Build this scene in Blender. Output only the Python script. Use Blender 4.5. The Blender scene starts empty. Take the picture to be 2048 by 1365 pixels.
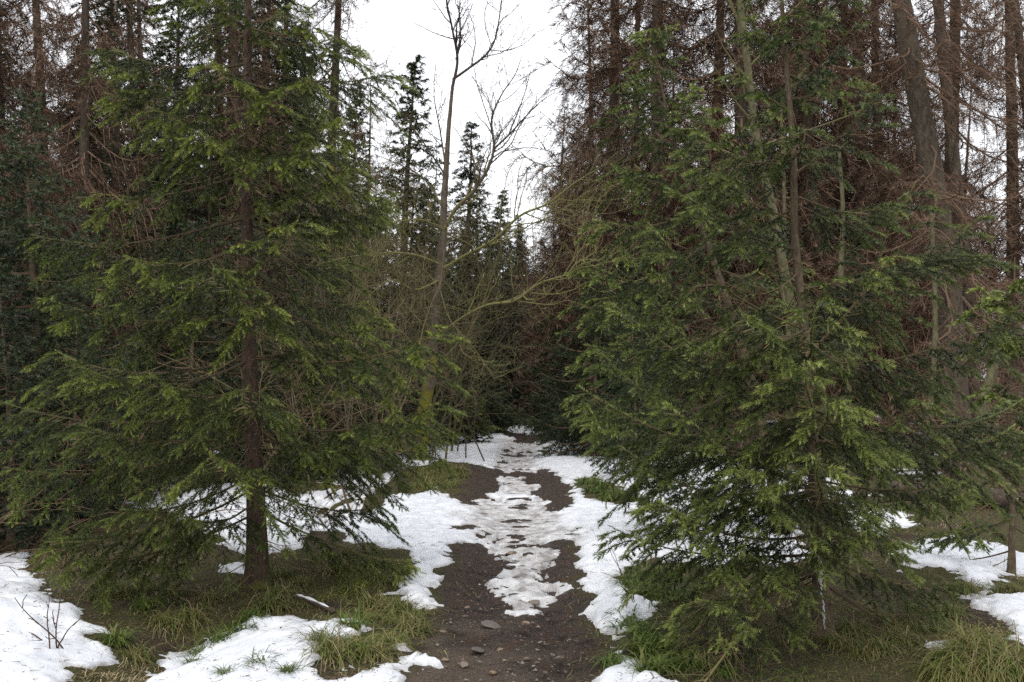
import bpy, math, random
import numpy as np
from mathutils import Vector

# ------------------------------------------------------------------ camera, sky, sun, exposure
scene = bpy.context.scene
col = scene.collection
PW, PH, F, HOR, EYE = 2048.0, 1365.0, 1991.0, 760.0, 1.6      # photo size, focal length in px, horizon row, eye height

cam_d = bpy.data.cameras.new('camera')
cam_d.lens = 35.0
cam_d.sensor_width = 36.0
cam_d.shift_y = (HOR - PH / 2) / PW
cam_d.clip_start = 0.05
cam_d.clip_end = 3000
cam_d.dof.use_dof = True
cam_d.dof.focus_distance = 7.0
cam_d.dof.aperture_fstop = 5.0
cam = bpy.data.objects.new('camera', cam_d)
col.objects.link(cam)
cam.location = (0, 0, EYE)
cam.rotation_euler = (math.radians(90), 0, 0)
scene.camera = cam

SUN_EL, SUN_AZ = 52.0, 195.0          # degrees; azimuth clockwise from +Y
world = bpy.data.worlds.new('World')
scene.world = world
world.use_nodes = True
wn = world.node_tree
wn.nodes.clear()
sky = wn.nodes.new('ShaderNodeTexSky')
sky.sky_type = 'NISHITA'
sky.sun_disc = False
sky.sun_elevation = math.radians(SUN_EL)
sky.sun_rotation = math.radians(SUN_AZ)
sky.air_density = 1.0
sky.dust_density = 4.0
cl = wn.nodes.new('ShaderNodeMix')
cl.data_type = 'RGBA'
cl.inputs['Factor'].default_value = 0.86          # closed cloud cover
cl.inputs['B'].default_value = (10.0, 10.1, 10.4, 1)
bg = wn.nodes.new('ShaderNodeBackground')
bg.inputs['Strength'].default_value = 0.12
wo = wn.nodes.new('ShaderNodeOutputWorld')
wn.links.new(sky.outputs['Color'], cl.inputs['A'])
wn.links.new(cl.outputs['Result'], bg.inputs['Color'])
wn.links.new(bg.outputs['Background'], wo.inputs['Surface'])

sun_d = bpy.data.lights.new('sun', 'SUN')
sun_d.energy = 1.5
sun_d.angle = math.radians(35)
sun_d.color = (1.0, 0.97, 0.92)
sun = bpy.data.objects.new('sun', sun_d)
col.objects.link(sun)
az, el = math.radians(SUN_AZ), math.radians(SUN_EL)
sv = Vector((math.sin(az) * math.cos(el), math.cos(az) * math.cos(el), math.sin(el)))
sun.rotation_euler = sv.to_track_quat('Z', 'Y').to_euler()
sun.location = (0, -10, 20)

vs = scene.view_settings
vs.view_transform = 'Standard'
vs.look = 'None'
vs.exposure = 0.62
vs.gamma = 1.0
vs.use_curve_mapping = False
scene.cycles.use_denoising = False
scene.cycles.max_bounces = 6
scene.cycles.diffuse_bounces = 3
scene.cycles.transmission_bounces = 4
scene.cycles.transparent_max_bounces = 4

# ------------------------------------------------------------------ numpy helpers
def nrm(v):
    return v / np.maximum(np.linalg.norm(v, axis=-1, keepdims=True), 1e-9)

def _hash(ix, iy, seed):
    h = (ix.astype(np.int64) * 374761393 + iy.astype(np.int64) * 668265263 + seed * 1442695041) & 0xffffffff
    h = ((h ^ (h >> 13)) * 1274126177) & 0xffffffff
    return ((h ^ (h >> 16)) & 0xffff) / 65535.0

def vnoise(x, y, seed=0):
    ix, iy = np.floor(x), np.floor(y)
    fx, fy = x - ix, y - iy
    fx, fy = fx * fx * fx * (fx * (fx * 6 - 15) + 10), fy * fy * fy * (fy * (fy * 6 - 15) + 10)
    a, b = _hash(ix, iy, seed), _hash(ix + 1, iy, seed)
    c, d = _hash(ix, iy + 1, seed), _hash(ix + 1, iy + 1, seed)
    return (a + (b - a) * fx) * (1 - fy) + (c + (d - c) * fx) * fy - 0.5

def fbm(x, y, octv=4, seed=0, gain=0.5):
    r, amp = 0, 1.0
    for k in range(octv):
        r = r + amp * vnoise(x + 13.7 * k, y - 7.1 * k, seed + k)
        x, y, amp = x * 2.03, y * 2.03, amp * gain
    return r

def sstep(a, b, x):
    t = np.clip((x - a) / (b - a), 0, 1)
    return t * t * (3 - 2 * t)

def W(px, py, d):
    """the point at depth d (metres along +Y) that the photo shows at pixel px, py"""
    return np.array([(px - 1024.0) / F * d, d, EYE + (HOR - py) / F * d])

# ------------------------------------------------------------------ terrain height
BUMPS = [  # x, y, radius x, radius y, height
    (-2.05, 5.9, 0.55, 0.9, -0.20), (-1.35, 5.75, 0.75, 0.5, 0.10), (-1.35, 8.5, 0.8, 0.9, 0.10),
    (2.75, 5.9, 0.7, 0.6, 0.10), (-3.6, 6.2, 1.0, 1.0, 0.10), (1.25, 7.3, 0.45, 0.9, 0.06),
    (-2.3, 12.5, 0.7, 0.5, -0.15), (-1.7, 13.0, 0.5, 0.4, 0.12), (1.35, 14.0, 0.7, 1.6, 0.12), (-1.6, 17.5, 1.2, 1.2, 0.16),
    (3.3, 8.0, 0.8, 0.5, 0.07), (-2.2, 9.9, 0.6, 0.3, 0.09),
]
def path_x(y):
    return np.interp(y, [0, 5.3, 8, 12, 16, 22, 30, 38, 60], [0.02, 0.0, 0.02, 0.10, 0.10, 0.3, 0.8, 1.3, 6.0])

def hgt(x, y):
    x, y = np.asarray(x, float), np.asarray(y, float)
    dp = np.abs(x - path_x(y))
    away = sstep(0.6, 3.5, dp)
    z = 0.16 * away * fbm(x * 0.35, y * 0.35, 3, 5) + 0.05 * (0.35 + away) * fbm(x * 1.6, y * 1.6, 3, 9)
    z = z - 0.05 * np.exp(-(dp / 0.55) ** 2)
    for bx, by, rx, ry, hh in BUMPS:
        z = z + hh * np.exp(-((x - bx) / rx) ** 2 - ((y - by) / ry) ** 2)
    return z

def ground_at(px, py):
    """where the sight line through a photo pixel meets the ground"""
    z = 0.0
    for _ in range(12):
        d = F * (EYE - z) / max(py - HOR, 30)
        x = (px - 1024.0) / F * d
        z = 0.5 * z + 0.5 * float(hgt(x, d))
    return np.array([x, d, z])

def on_ground(x, y, dz=0.0):
    return np.array([x, y, float(hgt(x, y)) + dz])

# ------------------------------------------------------------------ materials
def mat_new(name):
    m = bpy.data.materials.new(name)
    m.use_nodes = True
    n = m.node_tree.nodes
    n.clear()
    return m, n, m.node_tree.links

def N(nodes, kind, **kw):
    nd = nodes.new(kind)
    for k, v in kw.items():
        if k in nd.inputs.keys():
            nd.inputs[k].default_value = v
        else:
            setattr(nd, k, v)
    return nd

def ramp(nodes, stops):
    r = nodes.new('ShaderNodeValToRGB')
    e = r.color_ramp.elements
    while len(e) > 1:
        e.remove(e[-1])
    e[0].position, e[0].color = stops[0][0], (*stops[0][1], 1)
    for p, c in stops[1:]:
        k = e.new(p)
        k.color = (*c, 1)
    return r

def tone_material(name, stops, rough=0.6, transl=0.0, spec=0.3, objvar=0.25):
    """colour from the mesh's own 'tone' attribute, with a little variation from object to object"""
    m, n, l = mat_new(name)
    at = N(n, 'ShaderNodeAttribute', attribute_name='tone')
    rp = ramp(n, stops)
    l.new(at.outputs['Fac'], rp.inputs['Fac'])
    oi = n.new('ShaderNodeObjectInfo')
    mr = N(n, 'ShaderNodeMapRange')
    mr.inputs['To Min'].default_value = 1 - objvar
    mr.inputs['To Max'].default_value = 1 + objvar
    l.new(oi.outputs['Random'], mr.inputs['Value'])
    hs = n.new('ShaderNodeHueSaturation')
    l.new(mr.outputs['Result'], hs.inputs['Value'])
    l.new(rp.outputs['Color'], hs.inputs['Color'])
    bs = N(n, 'ShaderNodeBsdfPrincipled', Roughness=rough)
    bs.inputs['Specular IOR Level'].default_value = spec
    l.new(hs.outputs['Color'], bs.inputs['Base Color'])
    out = n.new('ShaderNodeOutputMaterial')
    if transl > 0:
        tr = n.new('ShaderNodeBsdfTranslucent')
        l.new(hs.outputs['Color'], tr.inputs['Color'])
        mx = N(n, 'ShaderNodeMixShader')
        mx.inputs[0].default_value = transl
        l.new(bs.outputs[0], mx.inputs[1])
        l.new(tr.outputs[0], mx.inputs[2])
        l.new(mx.outputs[0], out.inputs['Surface'])
    else:
        l.new(bs.outputs[0], out.inputs['Surface'])
    return m

def bark_material(name, dark, light, fleck=None, fleck_amt=0.0, moss=None, moss_z=(0, 0), scale=1.0, moss_amt=0.5):
    m, n, l = mat_new(name)
    tc = n.new('ShaderNodeTexCoord')
    mp = n.new('ShaderNodeMapping')
    mp.inputs['Scale'].default_value = (1, 1, 0.35)
    l.new(tc.outputs['Object'], mp.inputs['Vector'])
    n1 = N(n, 'ShaderNodeTexNoise', Scale=28 * scale, Detail=6, Roughness=0.7)
    vo = N(n, 'ShaderNodeTexVoronoi', Scale=45 * scale)
    l.new(mp.outputs[0], n1.inputs['Vector'])
    l.new(mp.outputs[0], vo.inputs['Vector'])
    rp = ramp(n, [(0.3, dark), (0.7, light)])
    l.new(n1.outputs['Fac'], rp.inputs['Fac'])
    cur = rp.outputs['Color']
    if fleck:
        n2 = N(n, 'ShaderNodeTexNoise', Scale=60 * scale, Detail=3)
        l.new(tc.outputs['Object'], n2.inputs['Vector'])
        r2 = ramp(n, [(0.72 - 0.12 * fleck_amt, (0, 0, 0)), (0.76 - 0.1 * fleck_amt, (1, 1, 1))])
        l.new(n2.outputs['Fac'], r2.inputs['Fac'])
        mx = N(n, 'ShaderNodeMix', data_type='RGBA')
        l.new(r2.outputs['Color'], mx.inputs['Factor'])
        l.new(cur, mx.inputs['A'])
        mx.inputs['B'].default_value = (*fleck, 1)
        cur = mx.outputs['Result']
    if moss:
        sp = n.new('ShaderNodeSeparateXYZ')
        l.new(tc.outputs['Object'], sp.inputs[0])
        mr = N(n, 'ShaderNodeMapRange')
        mr.inputs['From Min'].default_value = moss_z[1]
        mr.inputs['From Max'].default_value = moss_z[0]
        l.new(sp.outputs['Z'], mr.inputs['Value'])
        n3 = N(n, 'ShaderNodeTexNoise', Scale=5 * scale, Detail=5)
        l.new(tc.outputs['Object'], n3.inputs['Vector'])
        ad = N(n, 'ShaderNodeMath', operation='MULTIPLY_ADD')
        l.new(mr.outputs[0], ad.inputs[0])
        ad.inputs[1].default_value = moss_amt
        l.new(n3.outputs['Fac'], ad.inputs[2])
        r3 = ramp(n, [(0.68, (0, 0, 0)), (0.82, (1, 1, 1))])
        l.new(ad.outputs[0], r3.inputs['Fac'])
        mx = N(n, 'ShaderNodeMix', data_type='RGBA')
        l.new(r3.outputs['Color'], mx.inputs['Factor'])
        l.new(cur, mx.inputs['A'])
        mx.inputs['B'].default_value = (*moss, 1)
        cur = mx.outputs['Result']
    bp = N(n, 'ShaderNodeBump', Strength=0.9, Distance=0.012)
    ad2 = N(n, 'ShaderNodeMath', operation='ADD')
    l.new(n1.outputs['Fac'], ad2.inputs[0])
    l.new(vo.outputs['Distance'], ad2.inputs[1])
    l.new(ad2.outputs[0], bp.inputs['Height'])
    bs = N(n, 'ShaderNodeBsdfPrincipled', Roughness=0.85)
    bs.inputs['Specular IOR Level'].default_value = 0.2
    l.new(cur, bs.inputs['Base Color'])
    l.new(bp.outputs[0], bs.inputs['Normal'])
    out = n.new('ShaderNodeOutputMaterial')
    l.new(bs.outputs[0], out.inputs['Surface'])
    return m

M = {}
M['needle_light'] = tone_material('needles_light', [(0, (0.015, 0.021, 0.006)), (0.35, (0.058, 0.080, 0.018)), (0.7, (0.155, 0.186, 0.036)), (1, (0.27, 0.305, 0.058))], 0.5, 0.22, 0.35, 0.12)  # dark end carries painted inner shade, pale end lit tips and new growth
M['needle_mid'] = tone_material('needles_mid', [(0, (0.015, 0.021, 0.008)), (0.35, (0.055, 0.076, 0.021)), (0.7, (0.142, 0.174, 0.042)), (1, (0.245, 0.282, 0.072))], 0.5, 0.2, 0.35, 0.12)  # same inner shade and lit tips put into the colour
M['needle_dark'] = tone_material('needles_dark', [(0, (0.013, 0.020, 0.009)), (0.5, (0.030, 0.045, 0.018)), (1, (0.075, 0.102, 0.036))], 0.55, 0.15, 0.3, 0.25)
M['dead_twig'] = tone_material('dead_twigs', [(0, (0.050, 0.032, 0.022)), (0.5, (0.130, 0.083, 0.057)), (1, (0.215, 0.150, 0.105))], 0.9, 0.0, 0.1, 0.25)
M['dry_twig'] = tone_material('dry_twigs', [(0, (0.035, 0.025, 0.018)), (0.5, (0.085, 0.062, 0.036)), (1, (0.18, 0.145, 0.07))], 0.9, 0.0, 0.1, 0.15)
M['spruce_twig'] = tone_material('spruce_twigs', [(0, (0.04, 0.03, 0.022)), (0.5, (0.09, 0.068, 0.036)), (1, (0.19, 0.155, 0.07))], 0.85, 0.0, 0.15, 0.1)
M['lichen_twig'] = tone_material('lichen_twigs', [(0, (0.045, 0.035, 0.032)), (0.45, (0.075, 0.062, 0.038)), (1, (0.155, 0.148, 0.055))], 0.9, 0.0, 0.1, 0.05)
M['bramble'] = tone_material('bramble_stems', [(0, (0.05, 0.03, 0.022)), (0.5, (0.12, 0.075, 0.05)), (1, (0.2, 0.135, 0.085))], 0.85, 0.0, 0.15, 0.2)
M['grass'] = tone_material('grass_blades', [(0, (0.040, 0.072, 0.015)), (0.35, (0.095, 0.135, 0.024)), (0.6, (0.125, 0.115, 0.036)), (0.85, (0.21, 0.165, 0.08)), (1, (0.33, 0.26, 0.15))], 0.6, 0.25, 0.3, 0.12)
M['bark_red'] = bark_material('spruce_bark_reddish', (0.022, 0.015, 0.011), (0.085, 0.054, 0.037), (0.22, 0.23, 0.19), 0.4, (0.07, 0.075, 0.02), (0.0, 0.6), 1.0, 0.3)
M['bark_brown'] = bark_material('spruce_bark_brown', (0.045, 0.033, 0.022), (0.13, 0.098, 0.062), (0.22, 0.21, 0.15), 0.1, (0.07, 0.08, 0.02), (0.0, 0.35), 1.0, 0.3)
M['bark_old'] = bark_material('old_spruce_bark', (0.024, 0.019, 0.014), (0.10, 0.078, 0.055), (0.17, 0.175, 0.14), 0.45, None, (0, 0), 0.55)
M['bark_dead'] = bark_material('dead_spruce_bark', (0.026, 0.020, 0.015), (0.085, 0.064, 0.046), (0.2, 0.2, 0.16), 0.4, None, (0, 0), 0.5)
M['bark_moss'] = bark_material('mossy_bark', (0.035, 0.027, 0.021), (0.115, 0.092, 0.066), (0.2, 0.2, 0.13), 0.4, (0.13, 0.12, 0.012), (1.3, 2.3), 0.6, 0.36)
M['bark_lichen'] = bark_material('lichen_bark', (0.04, 0.036, 0.02), (0.12, 0.112, 0.058), (0.07, 0.055, 0.04), 0.7, None, (0, 0), 0.8)
M['raw_wood'] = bark_material('broken_wood', (0.16, 0.10, 0.06), (0.42, 0.31, 0.2), None, 0, None, (0, 0), 1.2)

def stone_material():
    m, n, l = mat_new('stone')
    tc = n.new('ShaderNodeTexCoord')
    oi = n.new('ShaderNodeObjectInfo')
    n1 = N(n, 'ShaderNodeTexNoise', Scale=30, Detail=6)
    l.new(tc.outputs['Object'], n1.inputs['Vector'])
    r1 = ramp(n, [(0.0, (0.10, 0.078, 0.06)), (0.35, (0.15, 0.138, 0.125)), (0.7, (0.22, 0.155, 0.10)), (1.0, (0.29, 0.245, 0.19))])
    l.new(oi.outputs['Random'], r1.inputs['Fac'])
    r2 = ramp(n, [(0.3, (0.45, 0.42, 0.4)), (0.7, (1, 1, 1))])
    l.new(n1.outputs['Fac'], r2.inputs['Fac'])
    mx = N(n, 'ShaderNodeMix', data_type='RGBA', blend_type='MULTIPLY')
    mx.inputs['Factor'].default_value = 1
    l.new(r1.outputs['Color'], mx.inputs['A'])
    l.new(r2.outputs['Color'], mx.inputs['B'])
    bp = N(n, 'ShaderNodeBump', Strength=0.5, Distance=0.006)
    l.new(n1.outputs['Fac'], bp.inputs['Height'])
    bs = N(n, 'ShaderNodeBsdfPrincipled', Roughness=0.55)
    l.new(mx.outputs['Result'], bs.inputs['Base Color'])
    l.new(bp.outputs[0], bs.inputs['Normal'])
    out = n.new('ShaderNodeOutputMaterial')
    l.new(bs.outputs[0], out.inputs['Surface'])
    return m
M['stone'] = stone_material()

def ground_material():
    """mud where the 'mud' attribute is 1 (the trodden path), moss, dead grass and needle litter elsewhere"""
    m, n, l = mat_new('forest_floor')
    tc = n.new('ShaderNodeTexCoord')
    at = N(n, 'ShaderNodeAttribute', attribute_name='mud')
    gr = N(n, 'ShaderNodeAttribute', attribute_name='clay')
    fine = N(n, 'ShaderNodeTexNoise', Scale=70, Detail=6, Roughness=0.75)
    mid = N(n, 'ShaderNodeTexNoise', Scale=9, Detail=5, Roughness=0.6)
    big = N(n, 'ShaderNodeTexNoise', Scale=1.3, Detail=4)
    for q in (fine, mid, big):
        l.new(tc.outputs['Object'], q.inputs['Vector'])
    # mud
    mud = ramp(n, [(0.36, (0.006, 0.0045, 0.0035)), (0.48, (0.030, 0.019, 0.013)), (0.58, (0.074, 0.049, 0.034)), (0.69, (0.18, 0.135, 0.10))])
    l.new(fine.outputs['Fac'], mud.inputs['Fac'])
    clay = ramp(n, [(0.30, (0.035, 0.026, 0.020)), (0.5, (0.10, 0.075, 0.055)), (0.7, (0.19, 0.145, 0.105))])
    l.new(fine.outputs['Fac'], clay.inputs['Fac'])
    dr = ramp(n, [(0.36, (0.45, 0.42, 0.40)), (0.5, (1, 1, 1)), (0.66, (1.5, 1.25, 1.05))])
    l.new(mid.outputs['Fac'], dr.inputs['Fac'])
    dm = N(n, 'ShaderNodeMix', data_type='RGBA', blend_type='MULTIPLY')
    dm.inputs['Factor'].default_value = 1
    l.new(mud.outputs['Color'], dm.inputs['A'])
    l.new(dr.outputs['Color'], dm.inputs['B'])
    mx0 = N(n, 'ShaderNodeMix', data_type='RGBA')
    l.new(gr.outputs['Fac'], mx0.inputs['Factor'])
    l.new(dm.outputs['Result'], mx0.inputs['A'])
    l.new(clay.outputs['Color'], mx0.inputs['B'])
    # litter and moss
    lit = ramp(n, [(0.34, (0.008, 0.006, 0.004)), (0.5, (0.042, 0.029, 0.018)), (0.68, (0.15, 0.105, 0.06))])
    l.new(fine.outputs['Fac'], lit.inputs['Fac'])
    mos = ramp(n, [(0.34, (0.012, 0.011, 0.004)), (0.52, (0.062, 0.058, 0.016)), (0.70, (0.165, 0.14, 0.05))])
    l.new(fine.outputs['Fac'], mos.inputs['Fac'])
    mm = N(n, 'ShaderNodeMath', operation='MULTIPLY_ADD')
    l.new(mid.outputs['Fac'], mm.inputs[0])
    mm.inputs[1].default_value = 0.6
    l.new(big.outputs['Fac'], mm.inputs[2])
    rm = ramp(n, [(0.66, (0, 0, 0)), (0.84, (1, 1, 1))])
    l.new(mm.outputs[0], rm.inputs['Fac'])
    mx1 = N(n, 'ShaderNodeMix', data_type='RGBA')
    l.new(rm.outputs['Color'], mx1.inputs['Factor'])
    l.new(lit.outputs['Color'], mx1.inputs['A'])
    l.new(mos.outputs['Color'], mx1.inputs['B'])
    mx2 = N(n, 'ShaderNodeMix', data_type='RGBA')
    l.new(at.outputs['Fac'], mx2.inputs['Factor'])
    l.new(mx1.outputs['Result'], mx2.inputs['A'])
    l.new(mx0.outputs['Result'], mx2.inputs['B'])
    # wetness of the mud
    wet = ramp(n, [(0.38, (0.24, 0.24, 0.24)), (0.54, (0.85, 0.85, 0.85))])
    l.new(mid.outputs['Fac'], wet.inputs['Fac'])
    mx3 = N(n, 'ShaderNodeMix', data_type='RGBA')
    mx3.inputs['A'].default_value = (0.92, 0.92, 0.92, 1)
    l.new(at.outputs['Fac'], mx3.inputs['Factor'])
    l.new(wet.outputs['Color'], mx3.inputs['B'])
    ad = N(n, 'ShaderNodeMath', operation='MULTIPLY_ADD')
    l.new(mid.outputs['Fac'], ad.inputs[0])
    ad.inputs[1].default_value = 1.2
    l.new(fine.outputs['Fac'], ad.inputs[2])
    bp = N(n, 'ShaderNodeBump', Strength=1.0, Distance=0.035)
    l.new(ad.outputs[0], bp.inputs['Height'])
    bs = N(n, 'ShaderNodeBsdfPrincipled')
    bs.inputs['Specular IOR Level'].default_value = 0.28
    l.new(mx2.outputs['Result'], bs.inputs['Base Color'])
    l.new(mx3.outputs['Result'], bs.inputs['Roughness'])
    l.new(bp.outputs[0], bs.inputs['Normal'])
    out = n.new('ShaderNodeOutputMaterial')
    l.new(bs.outputs[0], out.inputs['Surface'])
    return m
M['ground'] = ground_material()

def snow_material():
    m, n, l = mat_new('old_snow')
    tc = n.new('ShaderNodeTexCoord')
    at = N(n, 'ShaderNodeAttribute', attribute_name='ice')
    fine = N(n, 'ShaderNodeTexNoise', Scale=45, Detail=4, Roughness=0.7)
    mid = N(n, 'ShaderNodeTexNoise', Scale=7, Detail=5, Roughness=0.6)
    spk = N(n, 'ShaderNodeTexNoise', Scale=120, Detail=2)
    for q in (fine, mid, spk):
        l.new(tc.outputs['Object'], q.inputs['Vector'])
    snow = ramp(n, [(0.3, (0.46, 0.48, 0.52)), (0.6, (0.59, 0.605, 0.63))])
    l.new(mid.outputs['Fac'], snow.inputs['Fac'])
    ice = ramp(n, [(0.32, (0.12, 0.105, 0.095)), (0.46, (0.30, 0.29, 0.285)), (0.66, (0.52, 0.52, 0.525))])
    l.new(mid.outputs['Fac'], ice.inputs['Fac'])
    mx = N(n, 'ShaderNodeMix', data_type='RGBA')
    l.new(at.outputs['Fac'], mx.inputs['Factor'])
    l.new(snow.outputs['Color'], mx.inputs['A'])
    l.new(ice.outputs['Color'], mx.inputs['B'])
    rs = ramp(n, [(0.685, (0, 0, 0)), (0.72, (1, 1, 1))])            # fallen needles and bark crumbs
    l.new(spk.outputs['Fac'], rs.inputs['Fac'])
    mu = N(n, 'ShaderNodeMath', operation='MULTIPLY')
    l.new(rs.outputs['Color'], mu.inputs[0])
    l.new(mid.outputs['Fac'], mu.inputs[1])
    mx2 = N(n, 'ShaderNodeMix', data_type='RGBA')
    l.new(mu.outputs[0], mx2.inputs['Factor'])
    l.new(mx.outputs['Result'], mx2.inputs['A'])
    mx2.inputs['B'].default_value = (0.06, 0.045, 0.03, 1)
    bp = N(n, 'ShaderNodeBump', Strength=0.6, Distance=0.012)
    l.new(fine.outputs['Fac'], bp.inputs['Height'])
    bs = N(n, 'ShaderNodeBsdfPrincipled', Roughness=0.65)
    bs.inputs['Specular IOR Level'].default_value = 0.3
    l.new(mx2.outputs['Result'], bs.inputs['Base Color'])
    l.new(bp.outputs[0], bs.inputs['Normal'])
    out = n.new('ShaderNodeOutputMaterial')
    l.new(bs.outputs[0], out.inputs['Surface'])
    return m
M['snow'] = snow_material()

def plain(name, c, rough=0.7):
    m, n, l = mat_new(name)
    nz = N(n, 'ShaderNodeTexNoise', Scale=80, Detail=4)
    rp = ramp(n, [(0.3, tuple(v * 0.7 for v in c)), (0.7, c)])
    l.new(nz.outputs['Fac'], rp.inputs['Fac'])
    bs = N(n, 'ShaderNodeBsdfPrincipled', Roughness=rough)
    l.new(rp.outputs['Color'], bs.inputs['Base Color'])
    out = n.new('ShaderNodeOutputMaterial')
    l.new(bs.outputs[0], out.inputs['Surface'])
    return m
M['resin'] = plain('dried_resin', (0.46, 0.48, 0.50), 0.6)

# ------------------------------------------------------------------ mesh collector
class MB:
    def __init__(self):
        self.v, self.t, self.a, self.n = [], [], [], 0
    def add(self, v, tris, tone):
        v = np.asarray(v, np.float32).reshape(-1, 3)
        self.v.append(v)
        self.t.append(np.asarray(tris, np.int32).reshape(-1, 3) + self.n)
        self.a.append(np.broadcast_to(np.asarray(tone, np.float32), (len(v),)))
        self.n += len(v)
    def ntri(self):
        return sum(len(t) for t in self.t)
    def tube(self, pts, rad, sides=6, tone=0.5, cap=False, rough=0.0, rng=None):
        pts = np.asarray(pts, float)
        m = len(pts)
        rad = np.broadcast_to(np.asarray(rad, float), (m,))
        T = nrm(np.gradient(pts, axis=0))
        mt = np.abs(T.mean(0))
        ref = np.eye(3)[int(np.argmin(mt))]
        U = nrm(np.cross(T, ref))
        V = np.cross(T, U)
        an = np.arange(sides) / sides * 2 * np.pi
        rr = rad[:, None] * np.ones(sides)
        if rough and rng is not None:
            rr = rr * (1 + rough * rng.normal(size=(m, sides)))
        v = pts[:, None, :] + rr[..., None] * (np.cos(an)[None, :, None] * U[:, None, :] + np.sin(an)[None, :, None] * V[:, None, :])
        i = np.arange(m - 1)[:, None] * sides
        j = np.arange(sides)[None, :]
        k = (j + 1) % sides
        a, b, c, d = i + j, i + k, i + sides + k, i + sides + j
        tr = np.concatenate([np.stack([a, b, c], -1).reshape(-1, 3), np.stack([a, c, d], -1).reshape(-1, 3)])
        v = v.reshape(-1, 3)
        tn = np.repeat(np.broadcast_to(np.asarray(tone, float), (m,)), sides)
        if cap:
            v = np.concatenate([v, pts[:1], pts[-1:]])
            tn = np.concatenate([tn, tn[:1], tn[-1:]])
            j = np.arange(sides)
            k = (j + 1) % sides
            o = (m - 1) * sides
            tr = np.concatenate([tr, np.stack([k, j, np.full(sides, m * sides)], -1), np.stack([o + j, o + k, np.full(sides, m * sides + 1)], -1)])
        self.add(v, tr, tn)
    def segs(self, p0, p1, r0, r1, tone, sides=3):
        """many thin straight twig pieces at once"""
        p0, p1 = np.asarray(p0, float), np.asarray(p1, float)
        n = len(p0)
        if n == 0:
            return
        D = nrm(p1 - p0)
        ref = np.where(np.abs(D[:, 2:3]) > 0.9, np.array([[1., 0, 0]]), np.array([[0, 0, 1.]]))
        U = nrm(np.cross(D, ref))
        V = np.cross(D, U)
        an = np.arange(sides) / sides * 2 * np.pi + 0.5
        ring = np.cos(an)[None, :, None] * U[:, None, :] + np.sin(an)[None, :, None] * V[:, None, :]
        r0 = np.broadcast_to(np.asarray(r0, float), (n,))[:, None, None]
        r1 = np.broadcast_to(np.asarray(r1, float), (n,))[:, None, None]
        v = np.concatenate([p0[:, None] + ring * r0, p1[:, None] + ring * r1], 1)      # n, 2s, 3
        j = np.arange(sides)
        k = (j + 1) % sides
        if sides == 2:
            j, k = j[:1], k[:1]
        f = np.concatenate([np.stack([j, k, sides + k], -1), np.stack([j, sides + k, sides + j], -1)])
        tr = np.arange(n)[:, None, None] * (2 * sides) + f[None]
        tn = np.repeat(np.broadcast_to(np.asarray(tone, float), (n,)), 2 * sides)
        self.add(v.reshape(-1, 3), tr.reshape(-1, 3), tn)
    def mesh(self, name, mat, smooth=False, attr='tone'):
        me = bpy.data.meshes.new(name)
        if not self.v:
            return me
        v = np.concatenate(self.v)
        t = np.concatenate(self.t)
        a = np.concatenate(self.a)
        me.vertices.add(len(v))
        me.vertices.foreach_set('co', v.ravel())
        me.loops.add(t.size)
        me.loops.foreach_set('vertex_index', t.ravel())
        me.polygons.add(len(t))
        me.polygons.foreach_set('loop_start', np.arange(0, t.size, 3, dtype=np.int32))
        me.polygons.foreach_set('use_smooth', np.full(len(t), smooth))
        at = me.attributes.new(attr, 'FLOAT', 'POINT')
        at.data.foreach_set('value', np.ascontiguousarray(a, np.float32))
        me.materials.append(mat)
        me.update(calc_edges=True)
        return me

def obj(name, mesh, parent=None, loc=None):
    o = bpy.data.objects.new(name, mesh)
    col.objects.link(o)
    if parent is not None:
        o.parent = parent
    if loc is not None:
        o.location = [float(c) for c in loc]
    return o

def tag(o, label=None, cat=None, group=None, kind=None):
    if label: o['label'] = label
    if cat: o['category'] = cat
    if group: o['group'] = group
    if kind: o['kind'] = kind
    return o

def empty(name, loc, rz=0.0):
    o = bpy.data.objects.new(name, None)
    col.objects.link(o)
    o.empty_display_size = 0.2
    o.location = [float(c) for c in loc]
    o.rotation_euler = (0, 0, rz)
    return o

def kids(o):
    return [c for c in bpy.data.objects if c.parent == o]

def catmull(P, n):
    P = np.asarray(P, float)
    m = len(P)
    if m == 2:
        t = np.linspace(0, 1, n)[:, None]
        return P[0] * (1 - t) + P[1] * t
    Q = np.concatenate([[2 * P[0] - P[1]], P, [2 * P[-1] - P[-2]]])
    u = np.linspace(0, m - 1 - 1e-6, n)
    i = u.astype(int)
    f = (u - i)[:, None]
    a, b, c, d = Q[i], Q[i + 1], Q[i + 2], Q[i + 3]
    return 0.5 * (2 * b + (c - a) * f + (2 * a - 5 * b + 4 * c - d) * f ** 2 + (3 * b - a - 3 * c + d) * f ** 3)

# ------------------------------------------------------------------ needles on shoots
def needle_template(k, nlen, nwid, seed, spread=0.9):
    """k needles round a shoot of unit length: along-axis coordinate, then side and up in metres"""
    r = np.random.default_rng(seed)
    t = (np.arange(k) + r.random(k)) / k
    an = r.random(k) * 2 * np.pi
    an = np.where((np.sin(an) < -0.35) & (r.random(k) < 0.6), -an, an)      # fewer needles underneath
    fwd = nlen * (0.32 + 0.35 * r.random(k)) * (0.8 + 0.9 * t ** 3)
    out = nlen * spread * (0.75 + 0.4 * r.random(k)) * (1 - 0.5 * t ** 4)
    rad = np.stack([np.cos(an), np.sin(an)], -1)
    tan = np.stack([-np.sin(an), np.cos(an)], -1)
    w = nwid * 0.5
    return dict(t=t, fwd=fwd, out=out, rad=rad, tan=tan, w=w, k=k)

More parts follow.
